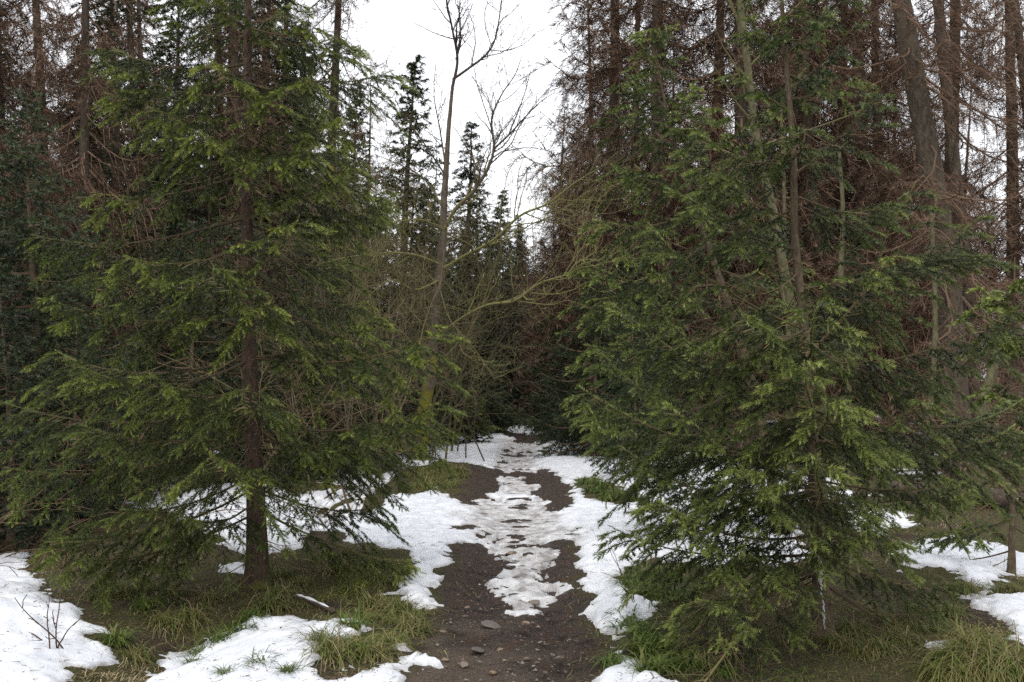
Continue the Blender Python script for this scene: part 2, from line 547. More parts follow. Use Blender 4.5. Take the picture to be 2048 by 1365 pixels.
def add_shoots(mb, P, D, L, tone, tp, rng, scale=None):
    n = len(P)
    if n == 0:
        return
    D = nrm(D)
    up = np.array([0, 0, 1.0]) + 0.25 * rng.normal(size=(n, 3))
    U = nrm(np.cross(D, up))
    V = np.cross(U, D)
    s = np.ones(n) if scale is None else scale
    k = tp['k']
    base = P[:, None] + (L[:, None] * tp['t'][None])[..., None] * D[:, None]                    # n,k,3
    def uv(c):
        return c[None, :, 0, None] * U[:, None] + c[None, :, 1, None] * V[:, None]
    R, T = uv(tp['rad']), uv(tp['tan'])
    s3 = s[:, None, None]
    tip = base + s3 * (tp['fwd'][None, :, None] * D[:, None] + tp['out'][None, :, None] * R)
    a = base + s3 * tp['w'] * (T * 0.8 - 0.6 * D[:, None])
    b = base - s3 * tp['w'] * (T * 0.8 - 0.6 * D[:, None])
    v = np.stack([a, b, tip], 2).reshape(-1, 3)
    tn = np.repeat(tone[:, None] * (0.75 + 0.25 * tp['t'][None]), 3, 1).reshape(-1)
    tn = np.clip(tn + 0.0, 0, 1)
    mb.add(v, np.arange(n * k * 3).reshape(-1, 3), tn)

def bough_axis(rng, chord, sag=0.10, tipup=0.10, wob=0.015, n=11):
    """the curve of a bough from the origin to `chord`: sags, then turns up at its tip"""
    s = np.linspace(0, 1, n)[:, None]
    L = np.linalg.norm(chord)
    p = s * chord
    z = -sag * L * np.sin(np.pi * s) + tipup * L * (s ** 4 - s) * 0.6
    p = p + z * np.array([0, 0, 1.0])
    side = nrm(np.cross(chord, [0, 0, 1.0]))
    k = rng.normal(size=3) * wob * L
    p = p + (k[0] * np.sin(np.pi * s) + k[1] * np.sin(2 * np.pi * s) + k[2] * np.sin(3 * np.pi * s)) * side
    return p

def fill_bough(rng, axis, wood, leaf, tp, o):
    """secondary twigs and shoots on one bough. o: options"""
    L = np.linalg.norm(np.diff(axis, axis=0), axis=1).sum()
    m = len(axis)
    us = np.linspace(0, 1, m)
    def at(s):
        return np.stack([np.interp(s, us, axis[:, c]) for c in range(3)], -1)
    Tn = nrm(np.gradient(axis, axis=0))
    def tan_at(s):
        return nrm(np.stack([np.interp(s, us, Tn[:, c]) for c in range(3)], -1))
    SP, SD, SL, ST = [], [], [], []
    n2 = max(3, int(L * (1 - o['bare']) / o['sec'] * 2))
    s = o['bare'] + (0.97 - o['bare']) * (np.arange(n2) + 0.7 * rng.random(n2)) / n2
    side = np.where(np.arange(n2) % 2 == 0, 1.0, -1.0)
    rel = (s - o['bare']) / (1 - o['bare'])
    l2 = L * o['wid'] * np.clip((1 - rel) ** 0.75 * (0.45 + 1.1 * np.minimum(rel * 2.2, 1)), 0, 1) * (0.65 + 0.6 * rng.random(n2))
    l2 = np.maximum(l2, o['shoot'] * (0.9 + 0.5 * rng.random(n2)))
    P0, T0 = at(s), tan_at(s)
    up = np.array([0, 0, 1.0])
    Sd = nrm(np.cross(T0, up)) * side[:, None]
    ang = np.radians(48 + 16 * rng.random(n2) - 14 * rel)
    dz = o['dz'] + 0.22 * rng.normal(size=n2)
    D2 = nrm(np.cos(ang)[:, None] * T0 + np.sin(ang)[:, None] * Sd + dz[:, None] * up)
    hang = o['hang'] * (0.5 + rng.random(n2))
    # three pieces per secondary twig
    def sec(t):
        return P0 + D2 * (l2 * t)[:, None] - up * (hang * l2 * t * t)[:, None]
    q = [sec(np.full(n2, t)) for t in (0, 0.35, 0.7, 1.0)]
    r2 = o['tw'] * (0.5 + 0.9 * np.sqrt(l2 / max(l2.max(), 1e-3)))
    tw = 0.25 + 0.5 * rng.random(n2)
    for i in range(3):
        wood.segs(q[i], q[i + 1], r2 * (1 - 0.27 * i), r2 * (0.73 - 0.27 * i), tw, o.get('sides', 3))
    # shoots along each secondary
    for i in range(n2):
        li = l2[i]
        nt = int(li / o['ter'] * 2)
        t = (np.arange(nt) + 0.8 * rng.random(nt)) / max(nt, 1)
        t = t[t > o['bare2']]
        nt = len(t)
        d2 = nrm(D2[i] - up * (2 * hang[i] * t)[:, None]) if nt else np.zeros((0, 3))
        if nt:
            p = P0[i] + D2[i] * (li * t)[:, None] - up * (hang[i] * li * t * t)[:, None]
            sd = nrm(np.cross(d2, up)) * np.where(np.arange(nt) % 2 == 0, 1.0, -1.0)[:, None]
            d3 = nrm(0.75 * d2 + 0.62 * sd + up * (o['dz3'] + 0.18 * rng.normal(size=nt))[:, None])
            l3 = o['shoot'] * (0.65 + 0.7 * rng.random(nt)) * (1.15 - 0.4 * t)
            SP.append(p); SD.append(d3); SL.append(l3)
            ST.append(np.clip(0.02 + 0.50 * rel[i] * (0.3 + 0.7 * t) + 0.25 * t ** 2 + 0.17 * rng.normal(size=nt), 0, 1))  # inner shade and light on outer shoots painted into the tone
        # along the twig itself, tip last
        na = max(1, int(round(li * (1 - o['bare2']) / o['shoot'])))
        ta = o['bare2'] + (1 - o['bare2']) * np.arange(na) / na
        pa = P0[i] + D2[i] * (li * ta)[:, None] - up * (hang[i] * li * ta * ta)[:, None]
        da = nrm(D2[i] - up * (2 * hang[i] * (ta + 0.5 / na))[:, None])
        SP.append(pa); SD.append(da); SL.append(np.full(na, li * (1 - o['bare2']) / na))
        ST.append(np.clip(0.05 + 0.42 * rel[i] + 0.50 * (np.arange(na) == na - 1) + 0.14 * rng.normal(size=na), 0, 1))  # end shoot paler: new growth plus painted top light
    k_ = o.get('tipn', 0)
    if k_:      # a hand of young shoots ending every twig, toned brighter as if top-lit
        tip = q[3]
        dt = nrm(D2 - up * (2 * hang)[:, None])
        sdt = nrm(np.cross(dt, up))
        for j in range(k_):
            f = (-1.0, 1.0, -0.55, 0.55)[j % 4] * (0.8 + 0.4 * rng.random(n2))
            back = (0.03 if j < 2 else 0.0) + 0.02 * rng.random(n2)
            SP.append(tip - dt * back[:, None])
            SD.append(nrm(dt + sdt * f[:, None] + up * (-0.05 + 0.2 * rng.normal(size=n2))[:, None]))
            SL.append(o['shoot'] * (0.6 + 0.5 * rng.random(n2)))
            ST.append(np.clip(0.52 + 0.40 * rel + 0.13 * rng.normal(size=n2), 0, 1))
    # the outer part of the bough itself
    na = max(2, int(L * 0.55 / o['shoot']))
    sa = 0.45 + 0.55 * np.arange(na) / na
    SP.append(at(sa)); SD.append(tan_at(np.minimum(sa + 0.3 / na, 1))); SL.append(np.full(na, L * 0.55 / na)); ST.append(0.45 + 0.5 * sa ** 3)  # tone brightens outward, light painted on the bough tip
    SP, SD, SL, ST = np.concatenate(SP), np.concatenate(SD), np.concatenate(SL), np.concatenate(ST)
    if o.get('stems', True):
        wood.segs(SP[::2], (SP + nrm(SD) * (SL * 0.9)[:, None])[::2], o['tw'] * 0.5, o['tw'] * 0.2, (0.35 + 0.4 * ST)[::2], 2)
    ST = ST * o.get('tm', 1.0)
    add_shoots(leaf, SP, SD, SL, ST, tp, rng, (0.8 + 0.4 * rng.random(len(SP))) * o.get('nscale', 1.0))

def bare_twigs(rng, wood, axis, n, lmax, r, tone=(0.3, 1.0), s0=0.05, s1=0.6, hang=0.4):
    """crooked dead twigs on the inner part of a bough"""
    us = np.linspace(0, 1, len(axis))
    s = s0 + (s1 - s0) * rng.random(n)
    p = np.stack([np.interp(s, us, axis[:, c]) for c in range(3)], -1)
    d = nrm(nrm(axis[-1] - axis[0]) * 0.7 + rng.normal(size=(n, 3)) * [0.8, 0.8, 0.45] - [0, 0, 0.25])
    l = lmax * (0.35 + 0.65 * rng.random(n))
    tn = tone[0] + (tone[1] - tone[0]) * rng.random(n) ** 2
    for i in range(4):
        q = p + d * (l / 4)[:, None]
        wood.segs(p, q, r * (1 - 0.22 * i), r * (0.78 - 0.22 * i), tn)
        if i in (1, 2):
            for _ in range(2):
                e = nrm(d + rng.normal(size=(n, 3)) * 0.7)
                wood.segs(q, q + e * (l * 0.35)[:, None], r * 0.6, r * 0.2, tn)
        p = q
        d = nrm(d + rng.normal(size=(n, 3)) * 0.28 - [0, 0, hang * 0.3])

def trunk_tube(mb, pts, r0, r1, sides, rng, flare=0.35, n=26, power=0.9, tone=0.5):
    P = catmull(pts, n)
    s = np.linspace(0, 1, n)
    r = r0 + (r1 - r0) * s ** power
    hz = P[:, 2] - P[0, 2]
    r = r * (1 + flare * np.exp(-hz / 0.16))
    mb.tube(P, r, sides, tone, rough=0.035, rng=rng)
    return P

# ------------------------------------------------------------------ large structure: ground and snow
def G(*pts):
    return np.array([ground_at(*p)[:2] for p in pts])

def sdf(poly, x, y):
    """distance in metres to a polygon on the ground, positive inside"""
    n = len(poly)
    d2 = np.full(x.shape, 1e9)
    ins = np.zeros(x.shape, bool)
    for i in range(n):
        ax, ay = poly[i]
        bx, by = poly[(i + 1) % n]
        ex, ey = bx - ax, by - ay
        wx, wy = x - ax, y - ay
        t = np.clip((wx * ex + wy * ey) / (ex * ex + ey * ey + 1e-12), 0, 1)
        d2 = np.minimum(d2, (wx - ex * t) ** 2 + (wy - ey * t) ** 2)
        c = (ay <= y) != (by <= y)
        ins ^= c & (x < ax + (y - ay) * ex / (ey if abs(ey) > 1e-12 else 1e-12))
    d = np.sqrt(d2)
    return np.where(ins, d, -d)

SNOW = [
    G((-420, 1125), (-150, 1100), (0, 1110), (62, 1104), (92, 1190), (112, 1214), (180, 1228), (207, 1262), (182, 1272), (218, 1325), (142, 1334), (128, 1380), (60, 1500), (-700, 1500)),
    G((255, 1400), (330, 1318), (400, 1280), (480, 1246), (590, 1232), (650, 1250), (705, 1240), (718, 1262), (700, 1276), (645, 1276), (630, 1290), (660, 1330), (720, 1340), (800, 1352), (820, 1400), (700, 1500), (200, 1500)),
    G((760, 1338), (800, 1322), (845, 1310), (850, 1322), (815, 1340), (775, 1348)),
    G((800, 1288), (815, 1286), (822, 1300), (808, 1302)),
    # the field beside and across the path
    G((870, 1222), (848, 1224), (800, 1196), (763, 1190), (795, 1178), (800, 1150), (838, 1128), (822, 1104), (760, 1092), (690, 1078), (645, 1062), (592, 1096), (520, 1112), (470, 1100), (400, 1060), (300, 1010), (290, 960),
      (330, 930), (420, 925), (500, 955), (560, 985), (640, 1010), (700, 1040), (760, 1012), (830, 992), (870, 975), (905, 1000), (940, 1012), (985, 990), (1010, 968), (1005, 950), (980, 938), (920, 925), (860, 930),
      (800, 940), (780, 915), (760, 900), (850, 880), (900, 868), (1000, 868), (1040, 882), (1110, 882), (1150, 872), (1210, 884), (1330, 905), (1500, 930), (1700, 960), (1620, 1010), (1500, 1025), (1600, 1050), (1600, 1120), (1480, 1135),
      (1400, 1128), (1300, 1120), (1250, 1148), (1246, 1200), (1320, 1210), (1345, 1226), (1290, 1242), (1235, 1290), (1262, 1312), (1290, 1330), (1350, 1362), (1420, 1450), (1180, 1450), (1190, 1365), (1205, 1338), (1214, 1300), (1180, 1240),
      (1168, 1180), (1142, 1132), (1152, 1095), (1110, 1085), (1010, 1095), (950, 1088), (905, 1092), (895, 1110), (875, 1150), (900, 1170), (862, 1176), (880, 1200)),
    # worn ice on the middle of the path
    G((955, 1085), (1130, 1092), (1118, 1118), (1085, 1138), (1098, 1185), (1078, 1222), (1025, 1226), (1002, 1195), (985, 1150), (1012, 1132), (985, 1108)),
    G((1000, 1352), (1035, 1345), (1060, 1362), (1050, 1400), (990, 1400)),
    # beyond, where the path bends away
    G((1030, 850), (1110, 846), (1128, 866), (1040, 870), (1010, 862)),
    # open patches behind the two near spruces
    G((1780, 1108), (1850, 1085), (1900, 1075), (1990, 1095), (2080, 1115), (2300, 1130), (2300, 1165), (2060, 1152), (1975, 1182), (1925, 1165), (1890, 1145), (1800, 1140)),
    G((1940, 1208), (1990, 1202), (2120, 1190), (2300, 1200), (2300, 1330), (2090, 1330), (2030, 1292), (2005, 1262), (2000, 1232), (1960, 1218)),
    G((1866, 1296), (1880, 1284), (1915, 1281), (1900, 1296), (1872, 1302)),
    G((1925, 1190), (1962, 1182), (1970, 1196), (1935, 1200)),
    G((560, 915), (640, 895), (720, 905), (760, 930), (700, 960), (640, 945)),
    G((280, 870), (330, 860), (420, 880), (400, 900), (310, 890)),
    G((440, 1130), (490, 1128), (500, 1145), (460, 1142)),
    G((1680, 1000), (1790, 1020), (1830, 1050), (1760, 1075), (1690, 1050)),
]
HOLES = [   # bare ground inside the snow
    (G((1075, 938), (1112, 945), (1148, 985), (1142, 1020), (1112, 1012), (1070, 985), (1050, 958)), 0.14),
    (G((1140, 960), (1180, 955), (1260, 985), (1290, 1010), (1230, 1012), (1170, 995)), 0.08),
    (G((590, 975), (640, 985), (680, 1040), (640, 1050), (600, 1010)), 0.05),
    (G((650, 940), (720, 950), (770, 1000), (720, 1020), (670, 985)), 0.05),
    (G((1035, 868), (1132, 866), (1108, 884), (1042, 882)), 0.1),
    (G((1140, 1060), (1165, 1055), (1160, 1072), (1120, 1072)), 0.04),
    (G((905, 1052), (945, 1050), (935, 1060), (905, 1062)), 0.04),
    (G((640, 1325), (690, 1322), (705, 1345), (650, 1350)), 0.03),
]
MUD = [
    G((1190, 1500), (1190, 1365), (1210, 1300), (1182, 1240), (1170, 1180), (1145, 1130), (1152, 1080), (1148, 985), (1110, 940), (1060, 900), (1110, 870), (1110, 845), (1020, 845), (1020, 880), (965, 925), (935, 930), (925, 960), (915, 1000), (930, 1030), (905, 1090),
      (890, 1130), (900, 1200), (862, 1240), (845, 1300), (800, 1330), (760, 1365), (640, 1500)),
]
ICE = [G((930, 1000), (1100, 1000), (1120, 1060), (1130, 1092), (1118, 1118), (1085, 1138), (1098, 1185), (1078, 1222), (1025, 1226), (1002, 1195), (985, 1150), (1012, 1132), (985, 1108), (960, 1060)),
       G((1005, 880), (1070, 885), (1060, 940), (1080, 985), (1010, 990), (1020, 950), (985, 935)),
       G((1000, 1345), (1065, 1345), (1060, 1420), (990, 1420))]

def snow_field(x, y):
    m = np.full(x.shape, -9.0)
    for p in SNOW:
        m = np.maximum(m, sdf(p, x, y))
    for p, k in HOLES:
        m = np.minimum(m, -sdf(p, x, y) + 0.0)
    # loose patches deeper in the wood
    dp = np.abs(x - path_x(y))
    far = 0.5 * fbm(x * 0.45, y * 0.45, 3, 31) - 0.10
    m = np.where((y > 11.0) & (dp > 2.0) & (y < 45), np.maximum(m, far), m)
    cap = 0.10 + 0.5 * sstep(0.45, 0.85, dp)
    m = np.where(y > 6.5, np.minimum(m, cap), m)
    band = sstep(0.9, 0.2, dp) * sstep(9.0, 11.0, y)
    m = m + 0.11 * fbm(x * 2.2, y * 2.2, 3, 77, 0.6) + 0.11 * fbm(x * 7, y * 7, 4, 78, 0.7) - 0.008
    m = m + band * (0.30 * fbm(x * 1.6, y * 2.4, 4, 79, 0.65) - 0.02)
    m = np.where((dp < 0.5) & (y < 9.5), m + 0.14 * fbm(x * 5, y * 5, 4, 80, 0.7) - 0.02, m)
    trk = np.exp(-((dp - 0.36) / 0.16) ** 2) * sstep(34, 24, y) * sstep(6.5, 8.5, y)
    m = m - trk * np.clip(0.06 + 0.22 * fbm(x * 1.1, y * 0.8, 2, 83) + 0.22 * fbm(x * 4, y * 6, 3, 84, 0.65), -0.06, 0.4)
    m = m + 0.035 * fbm(x * 22, y * 22, 2, 85)
    return m

def axis_grid(core0, core1, step, lo, hi, g):
    c = list(np.arange(core0, core1, step))
    s, v, up = step, core1, []
    while v < hi:
        up.append(v); s *= g; v += s
    s, v, dn = step, core0, []
    while v > lo:
        s *= g; v -= s; dn.append(v)
    return np.array(dn[::-1] + c + up + [hi])

def grid_mesh(name, X, Y, Z, keep, mat, attrs):
    ny, nx = X.shape
    i = np.arange(ny - 1)[:, None] * nx + np.arange(nx - 1)[None]
    q = np.stack([i, i + 1, i + nx + 1, i + nx], -1).reshape(-1, 4)
    v = np.stack([X, Y, Z], -1).reshape(-1, 3)
    at = {k: a.reshape(-1) for k, a in attrs.items()}
    if keep is not None:
        kf = keep.reshape(-1)
        q = q[kf[q].any(1)]
        used = np.unique(q)
        re = np.full(len(v), -1)
        re[used] = np.arange(len(used))
        v, q = v[used], re[q]
        at = {k: a[used] for k, a in at.items()}
    me = bpy.data.meshes.new(name)
    me.vertices.add(len(v))
    me.vertices.foreach_set('co', v.astype(np.float32).ravel())
    me.loops.add(q.size)
    me.loops.foreach_set('vertex_index', q.astype(np.int32).ravel())
    me.polygons.add(len(q))
    me.polygons.foreach_set('loop_start', np.arange(0, q.size, 4, dtype=np.int32))
    me.polygons.foreach_set('use_smooth', np.full(len(q), True))
    for k, a in at.items():
        t = me.attributes.new(k, 'FLOAT', 'POINT')
        t.data.foreach_set('value', np.ascontiguousarray(a, np.float32))
    me.materials.append(mat)
    me.update(calc_edges=True)
    return me

gx = axis_grid(-3.4, 3.4, 0.055, -900, 900, 1.09)
gy = axis_grid(4.6, 10.0, 0.055, -300, 1500, 1.05)
X, Y = np.meshgrid(gx, gy)
near = (Y < 45) & (Y > 1) & (np.abs(X) < 30)
mudf = np.full(X.shape, -9.0)
for p in MUD:
    mudf[near] = np.maximum(mudf[near], sdf(p, X[near], Y[near]))
mudw = sstep(-0.10, 0.10, mudf + 0.22 * fbm(X * 2.5, Y * 2.5, 3, 41) + 0.08 * fbm(X * 11, Y * 11, 2, 42))
clayw = mudw * sstep(6.9, 5.6, Y + 1.2 * fbm(X * 3, Y * 3, 3, 44)) * sstep(0.45, -0.15, X - path_x(Y) + 0.6 * fbm(X * 4, Y * 4, 3, 45))
Z = hgt(X, Y) * sstep(160, 60, np.hypot(X, Y))
nearw = sstep(16, 9, Y) * sstep(7, 4, np.abs(X))
Z = Z + nearw * 0.035 * fbm(X * 7, Y * 7, 3, 51) - 0.035 * mudw * (np.exp(-((np.abs(X - path_x(Y)) - 0.27) / 0.11) ** 2))
o = obj('forest_floor', grid_mesh('forest_floor', X, Y, Z, None, M['ground'], {'mud': mudw, 'clay': clayw}))
tag(o, kind='structure', label='dark muddy footpath and mossy forest floor between the spruces')

sx = axis_grid(-3.6, 3.6, 0.028, -26, 26, 1.06)
sy = axis_grid(4.3, 12.0, 0.030, 3.2, 46, 1.028)
X, Y = np.meshgrid(sx, sy)
m = snow_field(X, Y)
icew = np.zeros(X.shape)
for p in ICE:
    icew = np.maximum(icew, sstep(-0.25, 0.12, sdf(p, X, Y) + 0.3 * fbm(X * 3, Y * 3, 3, 61)))
# thin on the trodden path, deeper beside it, rounded at the melting edges
depth = (0.032 + 0.03 * fbm(X * 1.2, Y * 1.2, 2, 62)) * (1 - 0.65 * icew)
edge = np.clip(m / 0.11, 0, 1) ** 0.9
icew = np.maximum(icew, 0.85 * sstep(0.06, 0.0, m + 0.03 * fbm(X * 9, Y * 9, 2, 66)))
th = np.where(m > 0, 0.004 + depth * edge, -0.05)
th = th + np.where(m > 0, edge * (0.024 * fbm(X * 7, Y * 7, 4, 63, 0.6) + 0.016 * fbm(X * 2.3, Y * 2.3, 2, 64)), 0)
th = np.where((m <= 0) & (m > -0.03), -0.05 * np.clip(-m / 0.03, 0, 1) + 0.004, th)
gmicro = sstep(16, 9, Y) * sstep(7, 4, np.abs(X)) * 0.035 * fbm(X * 7, Y * 7, 3, 51)
Z = hgt(X, Y) + th + gmicro
o = obj('snow', grid_mesh('snow', X, Y, Z, m > -0.06, M['snow'], {'ice': icew}))
tag(o, 'patchy old melting snow lying on the path and under the spruces', 'snow', kind='stuff')

def snow_at(x, y):
    return snow_field(np.atleast_1d(np.asarray(x, float)), np.atleast_1d(np.asarray(y, float)))

# ------------------------------------------------------------------ near spruces, bough by bough
TP_NEAR = needle_template(33, 0.0215, 0.0064, 1)
TP_MID = needle_template(18, 0.031, 0.013, 2)
TP_FAR = needle_template(13, 0.11, 0.040, 3, 0.95)
NEAR = dict(bare=0.22, bare2=0.18, sec=0.092, ter=0.074, wid=0.38, shoot=0.092, dz=-0.20, dz3=-0.22, hang=0.36, tw=0.0026, tipn=4)

def near_spruce(name, base, pts, r0, r1, bark, needle, label, seed, fixed, whorls, prof, opt, tp, n_dead, view_top=99.0, cat='tree'):
    rng = np.random.default_rng(seed)
    base = np.asarray(base, float)
    root = empty(name, base)
    tag(root, label, cat)
    tb = MB()
    P = trunk_tube(tb, [np.asarray(p, float) - base for p in pts], r0, r1, 14, rng, 0.55, 48, 0.72)
    tb_me = tb.mesh('trunk', bark, True)
    obj('trunk', tb_me, root)
    hz = P[:, 2]
    H = hz[-1]
    def trunk_at(z):
        return np.array([np.interp(z, hz, P[:, 0]), np.interp(z, hz, P[:, 1]), z])
    jobs = []
    for z0, tip in fixed:
        a = trunk_at(z0)
        jobs.append((a, np.asarray(tip, float) - base - a, 0.05, 0.10))
    z = whorls[0]
    k = 0
    az0 = rng.random() * 6.28
    while z < H - 0.12:
        t = z / H
        nb = 4 if t < 0.8 else 5
        for j in range(nb):
            a_ = az0 + (j + 0.3 * rng.normal()) * 2 * np.pi / nb + k * 2.4
            zz = z + 0.09 * rng.normal()
            Lb = prof(t) * (0.72 + 0.4 * rng.random())
            e = np.interp(t, [0, 0.25, 0.6, 0.9, 1], [-0.22, -0.10, 0.10, 0.55, 0.9]) + 0.08 * rng.normal()
            ch = np.array([np.cos(a_) * np.cos(e), np.sin(a_) * np.cos(e), np.sin(e)]) * Lb
            st = trunk_at(min(max(zz, 0.1), H - 0.05))
            w = st + ch + base
            if base[0] < -1.5 and w[0] > -0.85 and 1.1 < w[2] < 2.2:
                continue
            if -np.sin(a_) > 0.72 and zz < 0.62 * H and rng.random() < 0.75:
                continue
            # leave room where a bough taken from the photograph already reaches
            if any(np.linalg.norm((s0 + c0) - (st + ch)) < 0.38 for s0, c0, *_ in jobs[:len(fixed)]):
                continue
            jobs.append((st, ch, 0.07 + 0.05 * rng.random(), 0.08 + 0.1 * rng.random()))
        z += whorls[1] * (0.8 + 0.4 * rng.random()) * (1.0 if t < 0.7 else 0.75)
        k += 1
    tot = 0
    for st, ch, sag, tu in jobs:
        Lb = np.linalg.norm(ch)
        ax = bough_axis(rng, ch, sag, tu) + st
        wood, leaf = MB(), MB()
        rb = 0.0035 + 0.0055 * Lb
        s = np.linspace(0, 1, len(ax))
        wood.tube(ax, rb * (1 - 0.86 * s), 5, 0.15 + 0.55 * rng.random() * (0.5 + s * 0.5))
        o2 = dict(opt, tm=0.62 + 0.5 * rng.random())
        if Lb < 0.7:
            o2['bare'] = 0.06
        if st[2] + base[2] > view_top:
            o2['sec'] *= 1.7; o2['ter'] *= 1.7
        if st[2] < 0.55:
            o2['bare'] = 0.45
        fill_bough(rng, ax, wood, leaf, tp, o2)
        if Lb > 0.7:
            bare_twigs(rng, wood, ax, int(5 * Lb), 0.32, 0.0022)
        b = obj('bough', wood.mesh('bough', M['spruce_twig']), root)
        nd = obj('needles', leaf.mesh('needles', needle), b)
        nd['kind'] = 'stuff'
        tot += leaf.ntri() + wood.ntri()
    if n_dead:
        dt = MB()
        for i in range(n_dead):
            zz = 0.1 + (0.55 * H) * rng.random() ** 1.5
            a_ = rng.random() * 6.28
            st = trunk_at(zz)
            ax = bough_axis(rng, np.array([np.cos(a_), np.sin(a_), -0.1 - 0.3 * rng.random()]) * (0.35 + 0.5 * rng.random()), 0.12, 0.0) + st
            s = np.linspace(0, 1, len(ax))
            dt.tube(ax, 0.0045 * (1 - 0.8 * s), 4, 0.5 + 0.4 * rng.random())
            bare_twigs(rng, dt, ax, 6, 0.28, 0.0018, (0.4, 1.0), 0.2, 1.0, 0.7)
        d = obj('dead_twigs', dt.mesh('dead_twigs', M['dry_twig']), root)
        d['kind'] = 'stuff'
        tot += dt.ntri()
    print(name, 'tris', tot, 'boughs', len(jobs))
    return root, P, base

lb = ground_at(515, 1172)
D0 = lb[1]
left_pts = [lb - [0, 0, 0.06], W(512, 1000, D0), W(502, 800, D0 + .02), W(496, 600, D0 + .03), W(494, 400, D0 + .03), W(495, 200, D0), W(496, 0, D0), W(500, -220, D0), W(502, -420, D0)]
def zat(py, d, b):
    return EYE + (HOR - py) / F * d - b[2]
fl = []
for spy, tx, ty, td in [
    (700, 893, 655, 6.9), (830, 884, 800, 6.7), (860, 868, 882, 8.2), (560, 815, 700, 8.3), (230, 690, 235, 7.2), (120, 790, 140, 8.6), (380, 705, 330, 7.0),
    (480, 700, 520, 8.6), (800, 5, 805, 7.1), (610, 95, 600, 6.9), (420, 62, 470, 7.3), (470, 250, 512, 6.5), (330, 180, 385, 7.4), (160, 205, 185, 7.6), (110, 225, 95, 8.2),
    (560, 430, 530, 6.3), (790, 500, 770, 6.1), (860, 5, 935, 6.9), (960, 90, 1085, 6.7), (930, 240, 1020, 6.5), (900, 420, 905, 6.1), (600, 545, 600, 6.5), (300, 545, 190, 6.8),
    (760, 300, 745, 6.3), (840, 160, 850, 6.4), (880, 720, 850, 6.9), (1010, 180, 1120, 6.9), (990, 360, 1030, 6.4), (1000, 830, 1120, 7.6), (960, 770, 1010, 8.6), (700, 760, 625, 7.2),
    (520, 600, 430, 6.7), (640, 180, 520, 7.2), (300, 320, 290, 6.8), (700, 110, 700, 8.5), (60, 330, 35, 7.5), (40, 650, 60, 7.4), (200, 300, 215, 6.7), (150, 625, 150, 6.8), (250, 400, 262, 6.5), (20, 415, -20, 7.0), (30, 590, 0, 8.2), (130, 420, 120, 6.7), (260, 640, 290, 6.8), (180, 215, 130, 7.2)]:
    fl.append((zat(spy, D0, lb), W(tx, ty, td)))
near_spruce('spruce_tree', lb - [0, 0, 0.06], left_pts, 0.088, 0.012, M['bark_red'], M['needle_light'],
            'tall spruce with bare reddish trunk rising from the grassy mound beside the ditch', 11, fl, (1.25, 0.58),
            lambda t: 1.75 * (1 - t) ** 0.5 + 0.10, NEAR, TP_NEAR, 60, view_top=4.7)

rb_ = ground_at(1648, 1272)
D1 = rb_[1]
right_pts = [rb_ - [0, 0, 0.06], W(1640, 1150, D1), W(1632, 1000, D1), W(1622, 850, D1), W(1608, 650, D1), W(1590, 480, D1), W(1586, 300, D1), W(1572, 120, D1), W(1560, -60, D1), W(1556, -190, D1)]
fr = []
for spy, tx, ty, td in [
    (905, 1152, 770, 5.9), (800, 1218, 602, 6.0), (960, 1195, 700, 6.6), (1000, 1235, 890, 5.6), (1050, 1312, 1000, 5.3), (1090, 1215, 1050, 6.6), (1110, 1392, 1200, 5.2), (640, 1290, 440, 6.0),
    (480, 1370, 390, 5.7), (560, 1965, 432, 6.6), (720, 2040, 612, 6.2), (800, 2046, 800, 7.1), (940, 1940, 960, 5.8), (700, 1835, 360, 6.6), (1090, 1905, 1170, 6.3), (640, 1480, 620, 5.1),
    (700, 1640, 600, 5.1), (850, 1610, 722, 5.0), (830, 1650, 795, 5.0), (980, 1640, 905, 5.0), (960, 1480, 930, 5.0), (870, 1860, 790, 5.5), (560, 1800, 500, 5.6), (420, 1420, 350, 6.0),
    (330, 1755, 180, 6.3), (300, 1440, 215, 6.3), (160, 1700, 60, 6.2), (1040, 1760, 1060, 5.3), (1120, 1500, 1110, 5.4), (900, 1330, 810, 5.4), (750, 1330, 640, 5.7), (860, 2030, 850, 6.8), (200, 1470, 130, 6.0), (180, 1720, 150, 6.0), (100, 1500, 40, 6.1), (90, 1660, 10, 6.1), (260, 1530, 230, 5.8), (300, 1610, 250, 5.6)]:
    fr.append((zat(spy, D1, rb_), W(tx, ty, td)))
rt, RP, rbase = near_spruce('spruce_tree', rb_ - [0, 0, 0.06], right_pts, 0.060, 0.006, M['bark_brown'], M['needle_mid'],
            'bushy young spruce with white resin streak low on its trunk', 23, fr, (0.55, 0.42),
            lambda t: 1.35 * (1 - t) ** 0.68 + 0.08, dict(NEAR, bare=0.13), TP_NEAR, 55)

# white resin run on that trunk
rng = np.random.default_rng(5)
mb = MB()
for a, b, w in ((1108, 1170, 0.013), (1168, 1192, 0.006), (1196, 1254, 0.007)):
    ys = np.linspace(a, b, 14)
    pts = []
    for y in ys:
        z = EYE + (HOR - y) / F * D1
        cx = np.interp(z, (RP + rbase)[:, 2], (RP + rbase)[:, 0])
        r = np.interp(z, (RP + rbase)[:, 2], (0.060 - 0.054 * np.linspace(0, 1, len(RP)) ** 0.72)) * (1.0 + 0.55 * math.exp(-(z - rbase[2]) / 0.16))
        pts.append(np.array([cx - 0.012 + 0.004 * rng.normal(), rbase[1] - r * 0.99 - 0.001, z]) - rbase)
    mb.tube(np.array(pts), w * (0.35 + 0.65 * np.sin(np.linspace(0.15, 3.0, 14))) * (0.75 + 0.5 * rng.random(14)), 6, 0.5)
me = mb.mesh('resin_streak', M['resin'])
o = obj('resin_streak', me, rt)
o['label'] = 'white dried resin streak on the trunk'

